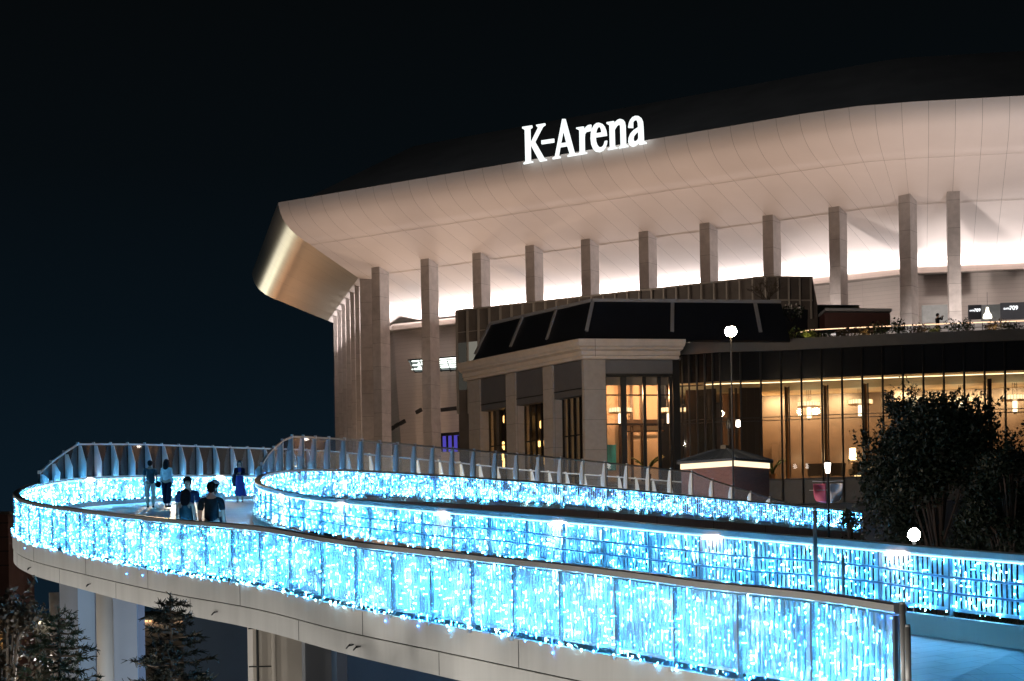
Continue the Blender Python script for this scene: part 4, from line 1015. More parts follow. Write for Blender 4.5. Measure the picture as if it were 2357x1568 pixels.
shr = [(1830,1.0,.8,.9,'leaf2','rounded green shrub at the lit left end of the terrace rail'),(1868,.9,.7,.75,'leaf2','yellow-green shrub under the first lit rail post'),(1905,1.0,.8,.7,'leaf','dark low shrub beside the yellow-green one'),
  (1950,1.0,.8,.75,'leafb','dry brownish grass clump below the maroon awning'),(2000,1.0,.8,.8,'leafb','brown tufted shrub right of the first terrace table'),(2050,1.0,.9,1.1,'leaf','dark shrub beside the small shoot'),
  (2078,1.0,.8,1.15,'leaf','tall dark bush left of the person with the phone'),(2120,1.0,.8,.8,'leafb','brown grassy shrub below the pale lit panel'),(2160,1.0,.8,.7,'leaf','low dark shrub below the standing person'),
  (2205,1.0,.9,1.0,'leaf','dark shrub below the left gate sign'),(2250,1.0,.9,1.1,'leaf','tall dark shrub under the hanging bell lamp'),(2298,1.0,.9,.85,'leafb','brownish shrub under the right gate sign'),(2345,1.0,.9,.9,'leaf','dark shrub at the right edge of the terrace')]
for px, dd, r, h, m_, lab in shr: shrub(tpt(px, dd*.75, 16.06), r, h, lab, M[m_], 320, .09)
for k, (px, lab) in enumerate(((1953,'small terrace table left of the dark bush'),(2090,'small terrace table beside the person with the phone'),(2308,'small terrace table under the right gate sign'))):
    if k == 0:
        tb = thing('terrace_table', lab, 'table', (0,0,0), 'small tables on the roof terrace')
        mb = MB(); mb.lathe(Vector((0,0,.72)), [(.42,0),(.42,.04)], 18); mb.build('table_top', mat('table_paint', (.55,.35,.26), .5, var=0), tb, local=True)
        for s in (-1,1):
            mb = MB(); mb.bar(Vector((s*.26,-.05,0)), Vector((s*.16,0,.72)), .05); mb.build('leg', M['fin'], tb, local=True)
        c = tb
    else: c = copy_tree(tb)
    c.location = tpt(px, 2.6, 16.2); c['label'] = lab
# bar kiosk with maroon awning, and flat roofed box behind it
bar = thing('terrace_bar', 'low terrace bar with a maroon awning and pale roof edge', 'bar', W(1975,740,138))
a = W(1898,716.5,138); b = W(2049,717.5,137); z0 = W(1975,752,138).z
mb = MB(); mb.obox((a+b)/2 + Vector((0,1.2,-(a.z-z0)/2-.1)), (b-a)/2, Vector((0,1.2,0)), UP*(a.z-z0)/2); mb.build('wall', mat('maroon', (.055,.011,.009), .6, var=.15), bar)
mb = MB(); mb.obox((a+b)/2 + Vector((0,1.0,.05)), (b-a)/2*1.02, Vector((0,1.5,0)), UP*.10); mb.build('roof', M['trim'], bar)
mb = MB(); a = W(1882,703.5,146); b = W(1978,704.5,146); zb = W(1930,716,146).z
mb.obox((a+b)/2 + Vector((0,1.5,-(a.z-zb)/2)), (b-a)/2, Vector((0,1.5,0)), UP*(a.z-zb)/2); bx = thing('roof_box', 'olive flat-topped plant box above the maroon bar', 'roof box', (a+b)/2 - UP*(a.z-zb)); mb.build('box_wall', mat('olive', (.20,.185,.12), .7, var=.1), bx)
mb = MB(); mb.obox((a+b)/2 + Vector((0,1.5,.03)), (b-a)/2*1.01, Vector((0,1.55,0)), UP*.03); mb.build('lid', M['trim'], bx)
# terrace background wall strip (dark roof beside the annex)
mb = MB(); a = W(1640,700,137); b = W(1890,704,141); mb.slab([Vector((a.x,a.y,CZ+16.3)),Vector((b.x,b.y,CZ+16.3)),Vector((b.x,b.y,W(1890,714,141).z)),Vector((a.x,a.y,W(1640,706,137).z))], Vector((0,-1,0)), .3)
pz = thing('parapet_wall', 'dark low roof wall behind the bright street lamp', 'wall', a); mb.build('wall_panel', M['darkpanel'], pz)
# bare tree on the terrace
def bare_tree(p, h, label):
    t = thing('bare_tree', label, 'tree', p); rnd = random.Random(12); mb = MB(); tw = MB()
    def grow(q, d, l, r, lv):
        e = q + d*l; mid = q + d*l*.5 + Vector((rnd.gauss(0,.04),rnd.gauss(0,.04),0))*l
        (mb if lv < 2 else tw).tube([q, mid, e], [r, r*.85, r*.7], 6 if lv < 2 else 4)
        if lv >= 5: return
        for k in range(rnd.choice((2,3,3))):
            nd = (d + Vector((rnd.gauss(0,.42), rnd.gauss(0,.42), rnd.gauss(.10,.2)))).normalized(); grow(e, nd, l*rnd.uniform(.6,.82), r*.62, lv+1)
    for k in range(3): grow(Vector(p)+Vector((rnd.uniform(-.3,.3),rnd.uniform(-.2,.2),0)), Vector((rnd.uniform(-.15,.2),0,1)).normalized(), h*.30, .07, 0)
    mb.build('trunk', M['bark'], t); tw.build('twigs', M['bark'], t)
bare_tree(W(1768,735,128), 3.0, 'leafless twiggy tree on the terrace before the annex')
shrub(W(1822,742,127), 1.0, 1.1, 'loose leafy shrub growing right of the leafless terrace tree', M['leaf'], 300, .10)

# ------------------------------------------------------------------ brick kiosk
kd = 103.0; kl = W(1568,1072,kd+2.2); kc = W(1690,1058,kd); kr = W(1770,1070,kd+2.6)
kio = thing('brick_kiosk', 'small red brick kiosk with dark hipped roof and a lit strip under its eaves', 'kiosk', (kc.x, kc.y, 0))
ze = W(1690,1066,kd).z; zapex = W(1668,1031,kd+3).z
c0 = Vector((kc.x,kc.y,0)); l0 = Vector((kl.x,kl.y,0)); r0 = Vector((kr.x,kr.y,0)); f0 = l0 + r0 - c0
ctr = (l0+r0)/2
def ring4(sc, z): return [ctr + (q-ctr)*sc + UP*z for q in (c0, r0, f0, l0)]
mb = MB(); V0 = ring4(1, 0); V1 = ring4(1, ze-.1); u = 0
for i in range(4):
    j = (i+1) % 4; l = (V0[j]-V0[i]).length; mb.add([V0[i],V0[j],V1[j],V1[i]], [(0,1,2,3)], [[(u,0),(u+l,0),(u+l,ze),(u,ze)]]); u += l
mb.build('brick_wall', M['brick'], kio)
mb = MB(); A0 = ring4(1.02, ze-.16); A1 = ring4(1.02, ze+.13); mb.add(A0+A1, [(0,1,5,4),(1,2,6,5),(2,3,7,6),(3,0,4,7),(0,3,2,1),(4,5,6,7)]); mb.build('eaves_light', emis('eaves', (1.0,.74,.46), 1.15), kio)
mb = MB(); E0 = ring4(1.10, ze+.14); E1 = ring4(1.10, ze+.26); S0 = ring4(.22, zapex-.15)
mb.add(E0+E1+S0, [(0,3,2,1),(0,1,5,4),(1,2,6,5),(2,3,7,6),(3,0,4,7),(4,5,9,8),(5,6,10,9),(6,7,11,10),(7,4,8,11),(8,9,10,11)])
rf = mb.build('roof', M['slateroof'], kio)
mb = MB()
for i in range(4):
    j = (i+1) % 4; mb.bar(E1[i]+UP*.03, S0[i]+UP*.03, .10, .08)
    for k in range(1, 12): f = k/12; mb.bar(E1[i].lerp(E1[j], f)+UP*.015, S0[i].lerp(S0[j], f)+UP*.015, .035, .03)
mb.build('roof_ribs', M['slateroof'], rf)
mb = MB(); mb.prism([tuple(q.xy) for q in ring4(.10, 0)], zapex-.16, zapex+.1); mb.build('roof_cap', M['black'], kio)
# lantern on the kiosk roof
lp = Vector((ctr.x+.2, ctr.y, zapex+.1)); ln = thing('roof_lantern', 'small dark lantern with pointed top and white glow above the kiosk roof', 'lantern', lp)
mb = MB(); mb.lathe(lp, [(.03,0),(.03,.9),(.12,.92),(.12,1.1),(.16,1.12),(.02,1.5)], 10); mb.build('lantern_body', M['black'], ln)
mb = MB(); mb.lathe(lp+Vector((.55,0,1.0)), [(.08,0),(.12,.05),(.10,.36)], 10); mb.build('glow_glass', M['lantern'], ln)
mb = MB(); mb.tube([lp+UP*.6, lp+Vector((.5,0,.7)), lp+Vector((.55,0,1.0))], .02, 6); mb.build('arm', M['black'], ln)

# ------------------------------------------------------------------ lamps and banner post
sp = W(1682,762,101); st = thing('street_lamp', 'very bright globe street lamp on a slim dark pole before the terrace', 'street lamp', (sp.x, sp.y, 0))
mb = MB(); mb.lathe(sp - UP*.19, [(.08,-.1),(.24,-.03),(.32,.13),(.30,.28),(.18,.40),(.05,.44)], 16); mb.build('lamp_globe', M['street'], st, True)
mb = MB(); mb.lathe(sp + UP*.2, [(.26,0),(.20,.05),(.04,.10)], 16); mb.build('lamp_hood', M['black'], st)
mb = MB(); mb.tube([Vector((sp.x+.02,sp.y,0)), Vector((sp.x+.01,sp.y,8)), Vector((sp.x,sp.y,sp.z-.2))], [.08,.065,.04], 10); mb.build('pole', M['black'], st)
fp = W(2104,1231,52); fl = thing('flood_lamp', 'round white lamp glaring just above the slatted parapet in front of the dark tree', 'lamp', (fp.x, fp.y, 0))
mb = MB(); mb.lathe(fp - UP*.21, [(.04,.04),(.12,.08),(.17,.18),(.17,.25),(.11,.35),(.04,.39)], 18); mb.build('lamp_globe', M['flood'], fl, True)
mb = MB(); mb.tube([Vector((fp.x,fp.y,0)), fp-UP*.2], .05, 10); mb.build('pole', M['raildark'], fl)
bp = W(1905,1078,97); bt = thing('banner_post', 'dark lantern post carrying a pink banner and a white banner on side arms', 'lamp post', (bp.x,bp.y,0))
mb = MB(); mb.tube([Vector((bp.x,bp.y,0)), bp-UP*.25], .055, 10); mb.build('pole', M['black'], bt)
mb = MB(); mb.lathe(bp-UP*.24, [(.10,0),(.16,.5),(.14,.52)], 4); mb.build('lantern_glass', M['lantern'], bt)
mb = MB(); mb.lathe(bp+UP*.26, [(.19,0),(.17,.06),(.03,.14)], 4); mb.build('lantern_cap', M['black'], bt)
za = W(1905,1109,97).z
def banner(s, m, lab):
    mb = MB(); mb.tube([Vector((bp.x,bp.y,za)), Vector((bp.x+s*.78,bp.y,za+.03))], .018, 6); mb.build('banner_arm', M['white'], bt)
    nx, nz = 10, 12; vs = []
    for j in range(nz+1):
        for i in range(nx+1):
            f = i/nx; g = j/nz; wv = .12*math.sin(g*5+f*3)*(.3+f)
            vs.append((bp.x + s*(.10 + f*.66*(1-.28*g*g) ), bp.y - .05 + wv + .2*math.sin(g*3.1)*f, za - .10 - g*1.0*(1-.12*f) - .18*math.sin(g*3.14)*(f-.5)))
    fs = [(j*(nx+1)+i, j*(nx+1)+i+1, (j+1)*(nx+1)+i+1, (j+1)*(nx+1)+i) for j in range(nz) for i in range(nx)]
    mb = MB(); mb.add(vs, fs); o = mb.build('banner_cloth', m, bt, True); o['label'] = lab
    md = o.modifiers.new('thickness', 'SOLIDIFY'); md.thickness = .012
bc = emis('x', (1,1,1), 0)
bpink = mat('banner_pink', (.72,.16,.24), .8, var=.25, scale=1.2); bwh = mat('banner_white', (.80,.77,.80), .8, var=.1, scale=2)
banner(-1, bpink, 'pink side banner'); banner(1, bwh, 'white side banner')
mb = MB(); mb.tube([Vector((bp.x-.95,bp.y,za-.42)), Vector((bp.x,bp.y,za-.42))], .018, 6); mb.build('sign_arm', M['white'], bt)

# ------------------------------------------------------------------ trees
def broad_tree(base, top_z, width, label, n, size, m, seed, sprigs=26):
    t = thing('dense_tree', label, 'tree', base); rnd = random.Random(seed); B = Vector(base); Ht = top_z - B.z
    tk = MB(); tk.tube([B, B+Vector((.05,0,Ht*.35)), B+Vector((0,.05,Ht*.8))], [.22,.16,.05], 10)
    blobs = []
    for _ in range(46):
        a = rnd.uniform(0, 2*PI); h = rnd.uniform(.14,.93); rr = width/2*(1.0 if h < .5 else max(.15, 1-((h-.5)/.5)**1.6*.75))*rnd.uniform(.35,.86)
        c = B + Vector((math.cos(a)*rr, math.sin(a)*rr*.9, Ht*h)); blobs.append((c, rnd.uniform(.10,.19)*width))
        tk.tube([B+UP*Ht*max(.1,h-.3), (B+UP*Ht*(h-.1)+c)/2, c], [.06,.04,.015], 5)
    tk.build('trunk', M['bark'], t)
    mb = MB()
    def fn(rd):
        c, q = rd.choice(blobs); v = Vector((rd.gauss(0,1), rd.gauss(0,1), rd.gauss(0,.9))).normalized()
        return c + v*q*rd.random()**.45*rd.uniform(.85,1.15)
    leaf_cloud(mb, fn, n, size, rnd)
    for _ in range(sprigs):   # upright shoots at the outline
        c, q = rnd.choice(blobs); a = rnd.uniform(0, 2*PI); p0 = c + Vector((math.cos(a)*q*.8, math.sin(a)*q*.8, q*.5)); d = Vector((math.cos(a)*.5, math.sin(a)*.5, rnd.uniform(.6,1.3))).normalized()*rnd.uniform(.5,1.1)
        for k in range(34):
            f = rnd.random(); cc = p0 + d*f + Vector((rnd.gauss(0,.07), rnd.gauss(0,.07), rnd.gauss(0,.05)))
            leaf_cloud(mb, lambda rd, cc=cc: cc, 1, size*.9, rnd)
    mb.build('crown', m, t)
p = W(2165,HY,74); broad_tree((p.x,p.y,CZ-5.2), W(2165,900,74).z, 8.2, 'big dark bushy tree in front of the lit lobby windows', 52000, .10, M['leaf'], 5, 90)
p = W(2085,HY,76); broad_tree((p.x,p.y,CZ-1), W(2085,868,76).z, 2.6, 'slimmer dark tree rising at the left shoulder of the big one', 7000, .08, M['leaf'], 6, 30)
p = W(2330,HY,70); broad_tree((p.x,p.y,CZ-5), W(2330,1000,70).z, 4.6, 'lower bush at the right edge, beside the big dark tree', 18000, .10, M['leaf'], 8, 24)
p = W(1960,HY,80); broad_tree((p.x,p.y,CZ-4), W(1960,1150,80).z, 2.0, 'small leafy shrub spilling over the end of the far parapet', 2200, .09, M['leaf'], 9, 8)
def conifer(base, h, r, label, seed, m, leafn=36, lean=0):
    t = thing('conifer', label, 'tree', base); rnd = random.Random(seed); B = Vector(base)
    tk = MB(); tk.tube([B, B+UP*h*.6+Vector((lean*.5,0,0)), B+UP*h+Vector((lean,0,0))], [.13,.07,.012], 8); mb = MB()
    def needles(o, e, n, sz):
        d = (e-o).normalized()
        for _ in range(n):
            c = o.lerp(e, rnd.random()); q = (d + Vector((rnd.gauss(0,.6), rnd.gauss(0,.6), rnd.gauss(.1,.6)))).normalized()*sz*rnd.uniform(.6,1.3)
            w_ = q.orthogonal().normalized()*sz*.13; mb.add([c-w_, c+w_, c+q+w_*.3, c+q-w_*.3], [(0,1,2,3)])
    for k in range(190):
        f = (k/190)**.85*.98+.01; z = h*f; a = k*2.4+rnd.uniform(-.4,.4); L_ = r*(1-f)**.85*rnd.uniform(.6,1.15)+.10
        o = B + UP*z + Vector((lean*f,0,0)); d = Vector((math.cos(a), math.sin(a), rnd.uniform(-.35,.1))).normalized()
        e = o + d*L_ + UP*(.22*L_); md_ = (o+e)/2 - UP*.08*L_; tk.tube([o, md_, e], [.022,.013,.004], 4)
        for j in range(max(2, int(L_*9))):
            g = rnd.uniform(.15,1); c = (o.lerp(md_, g*2) if g < .5 else md_.lerp(e, g*2-1)); sd = Vector((-d.y, d.x, 0))*rnd.choice((-1,1))
            e2 = c + (d*.7 + sd*rnd.uniform(.3,1) + UP*rnd.uniform(-.3,.35)).normalized()*rnd.uniform(.14,.34)*(.5+.5*L_/r+.2)
            needles(c, e2, 16, .085)
        needles(md_, e, 18, .08)
    needles(B+UP*h*.9, B+UP*h, 60, .09)
    tk.build('trunk', M['bark'], t); mb.build('crown', m, t)
p = W(392,HY,28); conifer((p.x,p.y,CZ-6.2), W(392,1368,28).z-(CZ-6.2), 2.2, 'spiky conifer before the pier, its tip against the concrete beam', 21, M['needle'], 34)
p = W(135,HY,31); conifer((p.x,p.y,CZ-6.5), W(135,1400,31).z-(CZ-6.5), 2.3, 'dark conifer left of the blue-grey pier', 22, M['leaf'], 34)
p = W(10,HY,38); broad_tree((p.x,p.y,CZ-7), W(10,1325,38).z, 3.4, 'brown leafy tree at the lower left corner, lit by an orange lamp', 9000, .07, M['leafb'], 23, 20)

# ------------------------------------------------------------------ under and behind the bridge
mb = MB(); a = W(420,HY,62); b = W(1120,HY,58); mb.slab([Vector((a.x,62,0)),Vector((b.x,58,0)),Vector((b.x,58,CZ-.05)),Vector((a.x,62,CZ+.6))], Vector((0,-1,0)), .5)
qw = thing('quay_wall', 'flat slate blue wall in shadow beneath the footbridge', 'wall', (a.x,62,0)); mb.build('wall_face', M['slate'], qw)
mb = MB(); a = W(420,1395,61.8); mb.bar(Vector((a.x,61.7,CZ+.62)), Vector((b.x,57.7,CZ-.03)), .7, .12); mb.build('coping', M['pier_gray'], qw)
mb = MB(); c = W(124,HY,47); mb.tube([Vector((c.x,47,0)), Vector((c.x+.03,47,CZ-1)), Vector((c.x,47,CZ+.25))], [.16,.13,.12], 10)
tag(mb.build('tree_trunk', M['bark'], None, True), 'rough upright trunk under the bridge bend, left of the grey pier', 'trunk')
fb = thing('brown_building', 'dark reddish building far off at the left edge', 'building', W(-10,1320,190))
a = W(-30,1185,190); b = W(18,1185,190); mb = MB(); mb.box((a.x,190,0),(b.x,200,a.z)); mb.build('wall', mat('brown_wall', (.10,.05,.042), .8, var=.2, scale=.4), fb)
mb = MB()
for k in range(4): mb.box((a.x-.05,189.9,a.z-.9-k*1.4),(b.x+.05,189.98,a.z-.8-k*1.4))
mb.build('floor_band', M['joint'], fb); mb = MB(); mb.box((a.x-.2,189.8,a.z),(b.x+.2,200,a.z+.3)); mb.build('roof', M['roof'], fb)
# ground and street
mb = MB(); S_ = 1500; mb.quad((-S_,-200,0),(S_,-200,0),(S_,S_,0),(-S_,S_,0)); tag(mb.build('ground', M['ground']), None, None, None, 'structure')
mb = MB(); mb.quad((-60,2,.004),(60,2,.004),(60,14,.004),(-60,14,.004)); tag(mb.build('road', M['asphalt']), None, None, None, 'structure')

# ------------------------------------------------------------------ people
def bone_mesh(name, V, E, R, root, m, parent, sub=2, org=None):
    """grow one continuous surface round a skeleton"""
    me = bpy.data.meshes.new('sk'); me.from_pydata(V, E, []); ob = bpy.data.objects.new('sk', me); COL.objects.link(ob)
    md = ob.modifiers.new('s', 'SKIN'); md.use_smooth_shade = True
    for i, r in enumerate(R):
        sv = me.skin_vertices[0].data[i]; sv.radius = r if isinstance(r, tuple) else (r, r); sv.use_root = (i == root)
    ob.modifiers.new('d', 'SUBSURF').levels = sub; ob.modifiers['d'].render_levels = sub
    dg = bpy.context.evaluated_depsgraph_get(); m2 = bpy.data.meshes.new_from_object(ob.evaluated_get(dg)); bpy.data.objects.remove(ob)
    m2.name = name; m2.materials.clear(); m2.materials.append(m)
    for p in m2.polygons: p.use_smooth = True
    o = bpy.data.objects.new(name, m2); COL.objects.link(o); o.parent = parent; return o
def ell(mb, c, r, n=14, k=9, zmin=-1, zmax=1, ymax=None):
    c = Vector(c); prof = []
    vs = []; 
    for i in range(k+1):
        z = zmin + (zmax-zmin)*i/k; q = math.sqrt(max(0, 1-z*z))
        for j in range(n):
            a = 2*PI*j/n; vs.append((c.x + r[0]*q*math.cos(a), c.y + r[1]*q*math.sin(a), c.z + r[2]*z))
    fs = [(i*n+j, i*n+(j+1)%n, (i+1)*n+(j+1)%n, (i+1)*n+j) for i in range(k) for j in range(n)] + [tuple(range(n))[::-1], tuple(k*n+j for j in range(n))]
    mb.add(vs, fs)
def person(loc, yaw, Ht, label, top, bottom, hairlen='short', shoes=(.03,.03,.035), arms=None, stride=.08, sleeve=.55, skirt=None, female=False, hatc=None, haircol=None, long_sleeve=False, head_turn=0, shoe_low=True, sleeveless=False, pants_wide=1.0):
    """local frame: faces -Y, metres for a 1.72 m figure, scaled by Ht"""
    k = Ht/1.72; g = thing('person', label, 'person', loc, None, yaw); g.scale = (k,k,k)
    sw = .165 if female else .19; hipw = .10
    hands = arms or {1: [(sw+.03,.02,1.12),(sw+.045,-.05,.86)], -1: [(-sw-.03,.02,1.12),(-sw-.045,-.03,.86)]}
    V = [(0,0,.95),(0,.01,1.10),(0,.015,1.26),(0,.01,1.40),(0,-.005,1.49),(0,-.02,1.555),(0,-.025,1.615),(0,-.02,1.665)]
    R = [(.135,.105),(.125,.095),(.145,.105),(.115,.08),(.052,.052),(.066,.078),(.074,.092),(.052,.062)]
    E = [(i,i+1) for i in range(7)]
    V.append((0,-.118,1.60)); R.append(.012); E.append((6,8))      # nose
    leg = {}; arm = {}
    for s in (1,-1):
        f = stride*s
        i0 = len(V); V += [(s*hipw,0,.90),(s*hipw*1.02,-f*.45-.01,.50),(s*hipw*1.0,f*.1-f,.09),(s*hipw*1.05,-f-.13,.035)]
        R += [(.085,.09),(.058,.062),(.038,.042),(.036,.026)]; E += [(0,i0),(i0,i0+1),(i0+1,i0+2),(i0+2,i0+3)]; leg[s] = [V[i0],V[i0+1],V[i0+2],V[i0+3]]
        j0 = len(V); el, wr = hands[s]; sh = (s*sw,.01,1.385)
        V += [sh, el, wr]; R += [.05,.038,.026]; E += [(3,j0),(j0,j0+1),(j0+1,j0+2)]
        dv = (Vector(wr)-Vector(el)).normalized(); side = Vector((0,1,0)) if abs(dv.y) < .8 else Vector((0,0,1)); side = (side - dv*side.dot(dv)).normalized(); pn = dv.cross(side)
        pm = Vector(wr)+dv*.055; h0 = len(V); V.append(tuple(pm)); R.append((.036,.018)); E.append((j0+2,h0))
        for q, (oo, ln) in enumerate(((-.030,.058),(-.010,.072),(.011,.070),(.031,.055))):
            b0 = pm + side*oo + dv*.03; b1 = b0 + dv*ln*.55 + pn*.008*s; b2 = b1 + dv*ln*.4 + pn*.022*s
            h1 = len(V); V += [tuple(b0),tuple(b1),tuple(b2)]; R += [.0095,.0085,.007]; E += [(h0,h1),(h1,h1+1),(h1+1,h1+2)]
        b0 = Vector(wr)+dv*.03 - side*.032; b1 = b0 - side*.028 + dv*.03; b2 = b1 + dv*.026 + pn*.01*s
        h1 = len(V); V += [tuple(b0),tuple(b1),tuple(b2)]; R += [.011,.0095,.008]; E += [(h0,h1),(h1,h1+1),(h1+1,h1+2)]; arm[s] = [sh, el, wr]
    bone_mesh('body', V, E, R, 0, M['skin'], g)
    tm = mat('cloth', top, .95, var=.25, scale=7, spec=.05, bump=.25); bmm = mat('cloth', bottom, .95, var=.25, scale=7, spec=.05, bump=.25)
    # upper garment
    V2 = [(0,0,.93),(0,.01,1.08),(0,.015,1.26),(0,.01,1.40),(0,0,1.445)]; R2 = [(.165,.125),(.155,.12),(.172,.125),(.135,.10),(.075,.07)]; E2 = [(0,1),(1,2),(2,3),(3,4)]
    if skirt: V2 = V2[1:]; R2 = R2[1:]; E2 = E2[:3]
    top_i = len(V2)-2
    if not sleeveless:
        for s in (1,-1):
            sh, el, wr = [Vector(x) for x in arm[s]]; i0 = len(V2)
            if long_sleeve: V2 += [tuple(sh), tuple(el), tuple(wr)]; R2 += [.068,.055,.042]; E2 += [(top_i,i0),(i0,i0+1),(i0+1,i0+2)]
            else: V2 += [tuple(sh), tuple(sh.lerp(el, sleeve)), tuple(sh.lerp(el, sleeve+.25))]; R2 += [.070,.066,.062]; E2 += [(top_i,i0),(i0,i0+1),(i0+1,i0+2)]
    bone_mesh('shirt', V2, E2, R2, 0, tm, g)
    if skirt:
        mb = MB(); n = 28; pr = [(1.10,.145,.115),(.98,.17,.14),(.75,.19,.165),(.5,.215,.19),(.30,.24,.21),(.27,.23,.20)]; rd = random.Random(3)
        vs = []
        for (z, rx, ry) in pr:
            for j in range(n):
                a = 2*PI*j/n; fo = 1 + .05*math.sin(a*7+z*3)*(1.1-z); vs.append((rx*fo*math.cos(a)+ .03*(1.1-z), ry*fo*math.sin(a), z))
        mb.add(vs, [(i*n+j, i*n+(j+1)%n, (i+1)*n+(j+1)%n, (i+1)*n+j) for i in range(len(pr)-1) for j in range(n)]); o = mb.build('skirt', mat('skirt_cloth', skirt, .7, var=.15, scale=6), g, True, True)
    else:
        V3 = [(0,0,.97)]; R3 = [(.150,.118)]; E3 = []
        for s in (1,-1):
            h, kn, an, fo = leg[s]; i0 = len(V3); V3 += [(h[0],h[1],.86),kn,(an[0],an[1],.12)]; R3 += [(.10,.105),(.075*pants_wide,.078*pants_wide),(.058*pants_wide**1.4,.062*pants_wide**1.4)]; E3 += [(0,i0),(i0,i0+1),(i0+1,i0+2)]
        bone_mesh('trousers', V3, E3, R3, 0, bmm, g)
    for s in (1,-1):
        an = leg[s][2]; mb = MB(); ell(mb, (an[0], an[1]-.07, .045), (.047,.13,.048), 12, 6, -.9, 1); mb.build('shoe', mat('shoe', shoes, .6, var=0), g, True, True)
    hm = M['hair'] if not haircol else mat('hair_tone', haircol, .5, var=0)
    mb = MB(); ell(mb, (0,.010,1.652), (.092,.108,.096), 16, 9, -.12, 1); ell(mb, (0,.05,1.62), (.088,.072,.10), 14, 8)
    ell(mb, (.036,-.060,1.682), (.050,.042,.042), 10, 6); ell(mb, (-.030,-.062,1.686), (.052,.042,.040), 10, 6); ell(mb, (.068,-.01,1.64), (.024,.05,.06), 10, 6); ell(mb, (-.068,-.01,1.64), (.024,.05,.06), 10, 6)
    if hairlen == 'bob': ell(mb, (.075,.01,1.57), (.035,.07,.11), 10, 8); ell(mb, (-.075,.01,1.57), (.035,.07,.11), 10, 8); ell(mb, (0,.06,1.56), (.09,.055,.12), 12, 8)
    if hairlen == 'long': ell(mb, (0,.065,1.50), (.11,.06,.20), 14, 9); ell(mb, (.08,.02,1.53), (.04,.06,.15), 10, 8); ell(mb, (-.08,.02,1.53), (.04,.06,.15), 10, 8)
    if hairlen == 'tail': ell(mb, (0,.11,1.55), (.05,.05,.15), 12, 8)
    hd = mb.build('hair', hm, g, True, True)
    mb = MB()
    for s in (1,-1): ell(mb, (s*.030,-.104,1.628), (.011,.006,.006), 8, 5); mb.obox(Vector((s*.030,-.106,1.645)), Vector((.016,0,0)), Vector((0,.004,0)), UP*.003)
    mb.build('eyes', M['hair'], g, True, True)
    mb = MB(); ell(mb, (0,-.100,1.565), (.024,.008,.006), 8, 5); mb.build('mouth', mat('lips', (.30,.12,.10), .5, var=0), g, True, True)
    for s in (1,-1):
        mb = MB(); ell(mb, (s*.078,-.005,1.61), (.012,.024,.034), 8, 6); mb.build('ear', M['skin'], g, True, True)
    if hatc:
        mb = MB(); ell(mb, (0,.0,1.66), (.104,.122,.085), 16, 8, -.2, 1); mb.obox(Vector((0,-.14,1.655)), Vector((.075,0,0)), Vector((0,.06,0)), UP*.006); mb.build('cap', mat('cap_cloth', hatc, .8, var=0), g, True, True)
    return g
def stand(px, py_head, d, Ht=None):
    p = W(px, py_head, d); z = deckz(p.x, p.y); return Vector((p.x, p.y, z+.006)), (p.z - z)
def pz_person(px, py, d, yaw, label, top, bottom, clampH=None, **kw):
    l, h = stand(px, py, d); h = clampH or max(1.55, min(1.80, h))
    return person(l, yaw, h*1.72/1.735, label, top, bottom, **kw)
a_phone = {1: [(.20,-.10,1.14),(.02,-.24,1.17)], -1: [(-.20,-.10,1.14),(-.06,-.26,1.20)]}
a_bag = {1: [(.215,.02,1.13),(.235,-.02,.88)], -1: [(-.215,.02,1.13),(-.235,-.02,.88)]}
P1 = pz_person(345,1061,62.5, PI*1.05, 'person seen from behind in grey-blue tee and beige trousers with a dark sling bag', (.05,.085,.11), (.44,.39,.33), stride=.05)
mb = MB(); ell(mb, (-.06,.17,1.06), (.13,.07,.20), 14, 9); mb.bar(Vector((-.14,.13,1.18)), Vector((.15,.10,1.44)), .04, .02); mb.bar(Vector((.15,.10,1.44)), Vector((.17,-.1,1.40)), .04, .02); mb.build('sling_bag', mat('bag_cloth', (.02,.035,.05), .8, var=.1), P1, True, True)
P2 = pz_person(383,1066,61.5, PI*.92, 'person with long black hair, white top and wide black trousers, walking away', (.62,.66,.68), (.012,.014,.03), hairlen='long', female=True, stride=.10, long_sleeve=True, pants_wide=1.35)
mb = MB(); c = Vector((-.33,-.02,.83)); ell(mb, (.34,.0,.84), (.10,.13,.13), 12, 8); mb.build('handbag', M['hair'], P2, True, True)
P3 = pz_person(551,1063,70.0, .15, 'person in long blue skirt and black cardigan facing the camera, arms folded', (.012,.014,.03), (.03,.06,.45), hairlen='bob', female=True, arms=a_phone, long_sleeve=True, skirt=(.012,.028,.22), stride=.03, haircol=(.05,.035,.03), shoes=(.5,.42,.38))
mb = MB(); mb.obox(Vector((0,-.115,1.27)), Vector((.06,0,0)), Vector((0,.02,0)), UP*.16); mb.build('blouse', mat('blouse', (.014,.03,.2), .7, var=0), P3, False, True)
mb = MB(); ell(mb, (-.22,.06,.92), (.10,.09,.30), 12, 8); mb.build('cardigan_tail', mat('cardi', (.012,.014,.03), .8, var=0), P3, True, True)
def near_dist(px, extra):
    i = min(range(len(OUT_near)), key=lambda k: abs(OUT_near[k].x*F/OUT_near[k].y + CX - px)); return OUT_near[i].y + extra
P4 = pz_person(431,1083,41.0, .12, 'young person facing the camera in a dark navy tee with black hair', (.015,.03,.075), (.02,.02,.03), clampH=1.74, stride=.08)
P5 = pz_person(427,1113,38.9, PI*.97, 'person with dark hair and sleeveless grey-green top seen from behind, next to the railing', (.03,.065,.08), (.02,.02,.03), hairlen='long', female=True, sleeveless=True, clampH=1.58)
P6 = pz_person(486,1108,37.2, PI*1.02, 'broad person in black tee seen from behind, close to the railing', (.012,.024,.034), (.02,.02,.02), clampH=1.73)
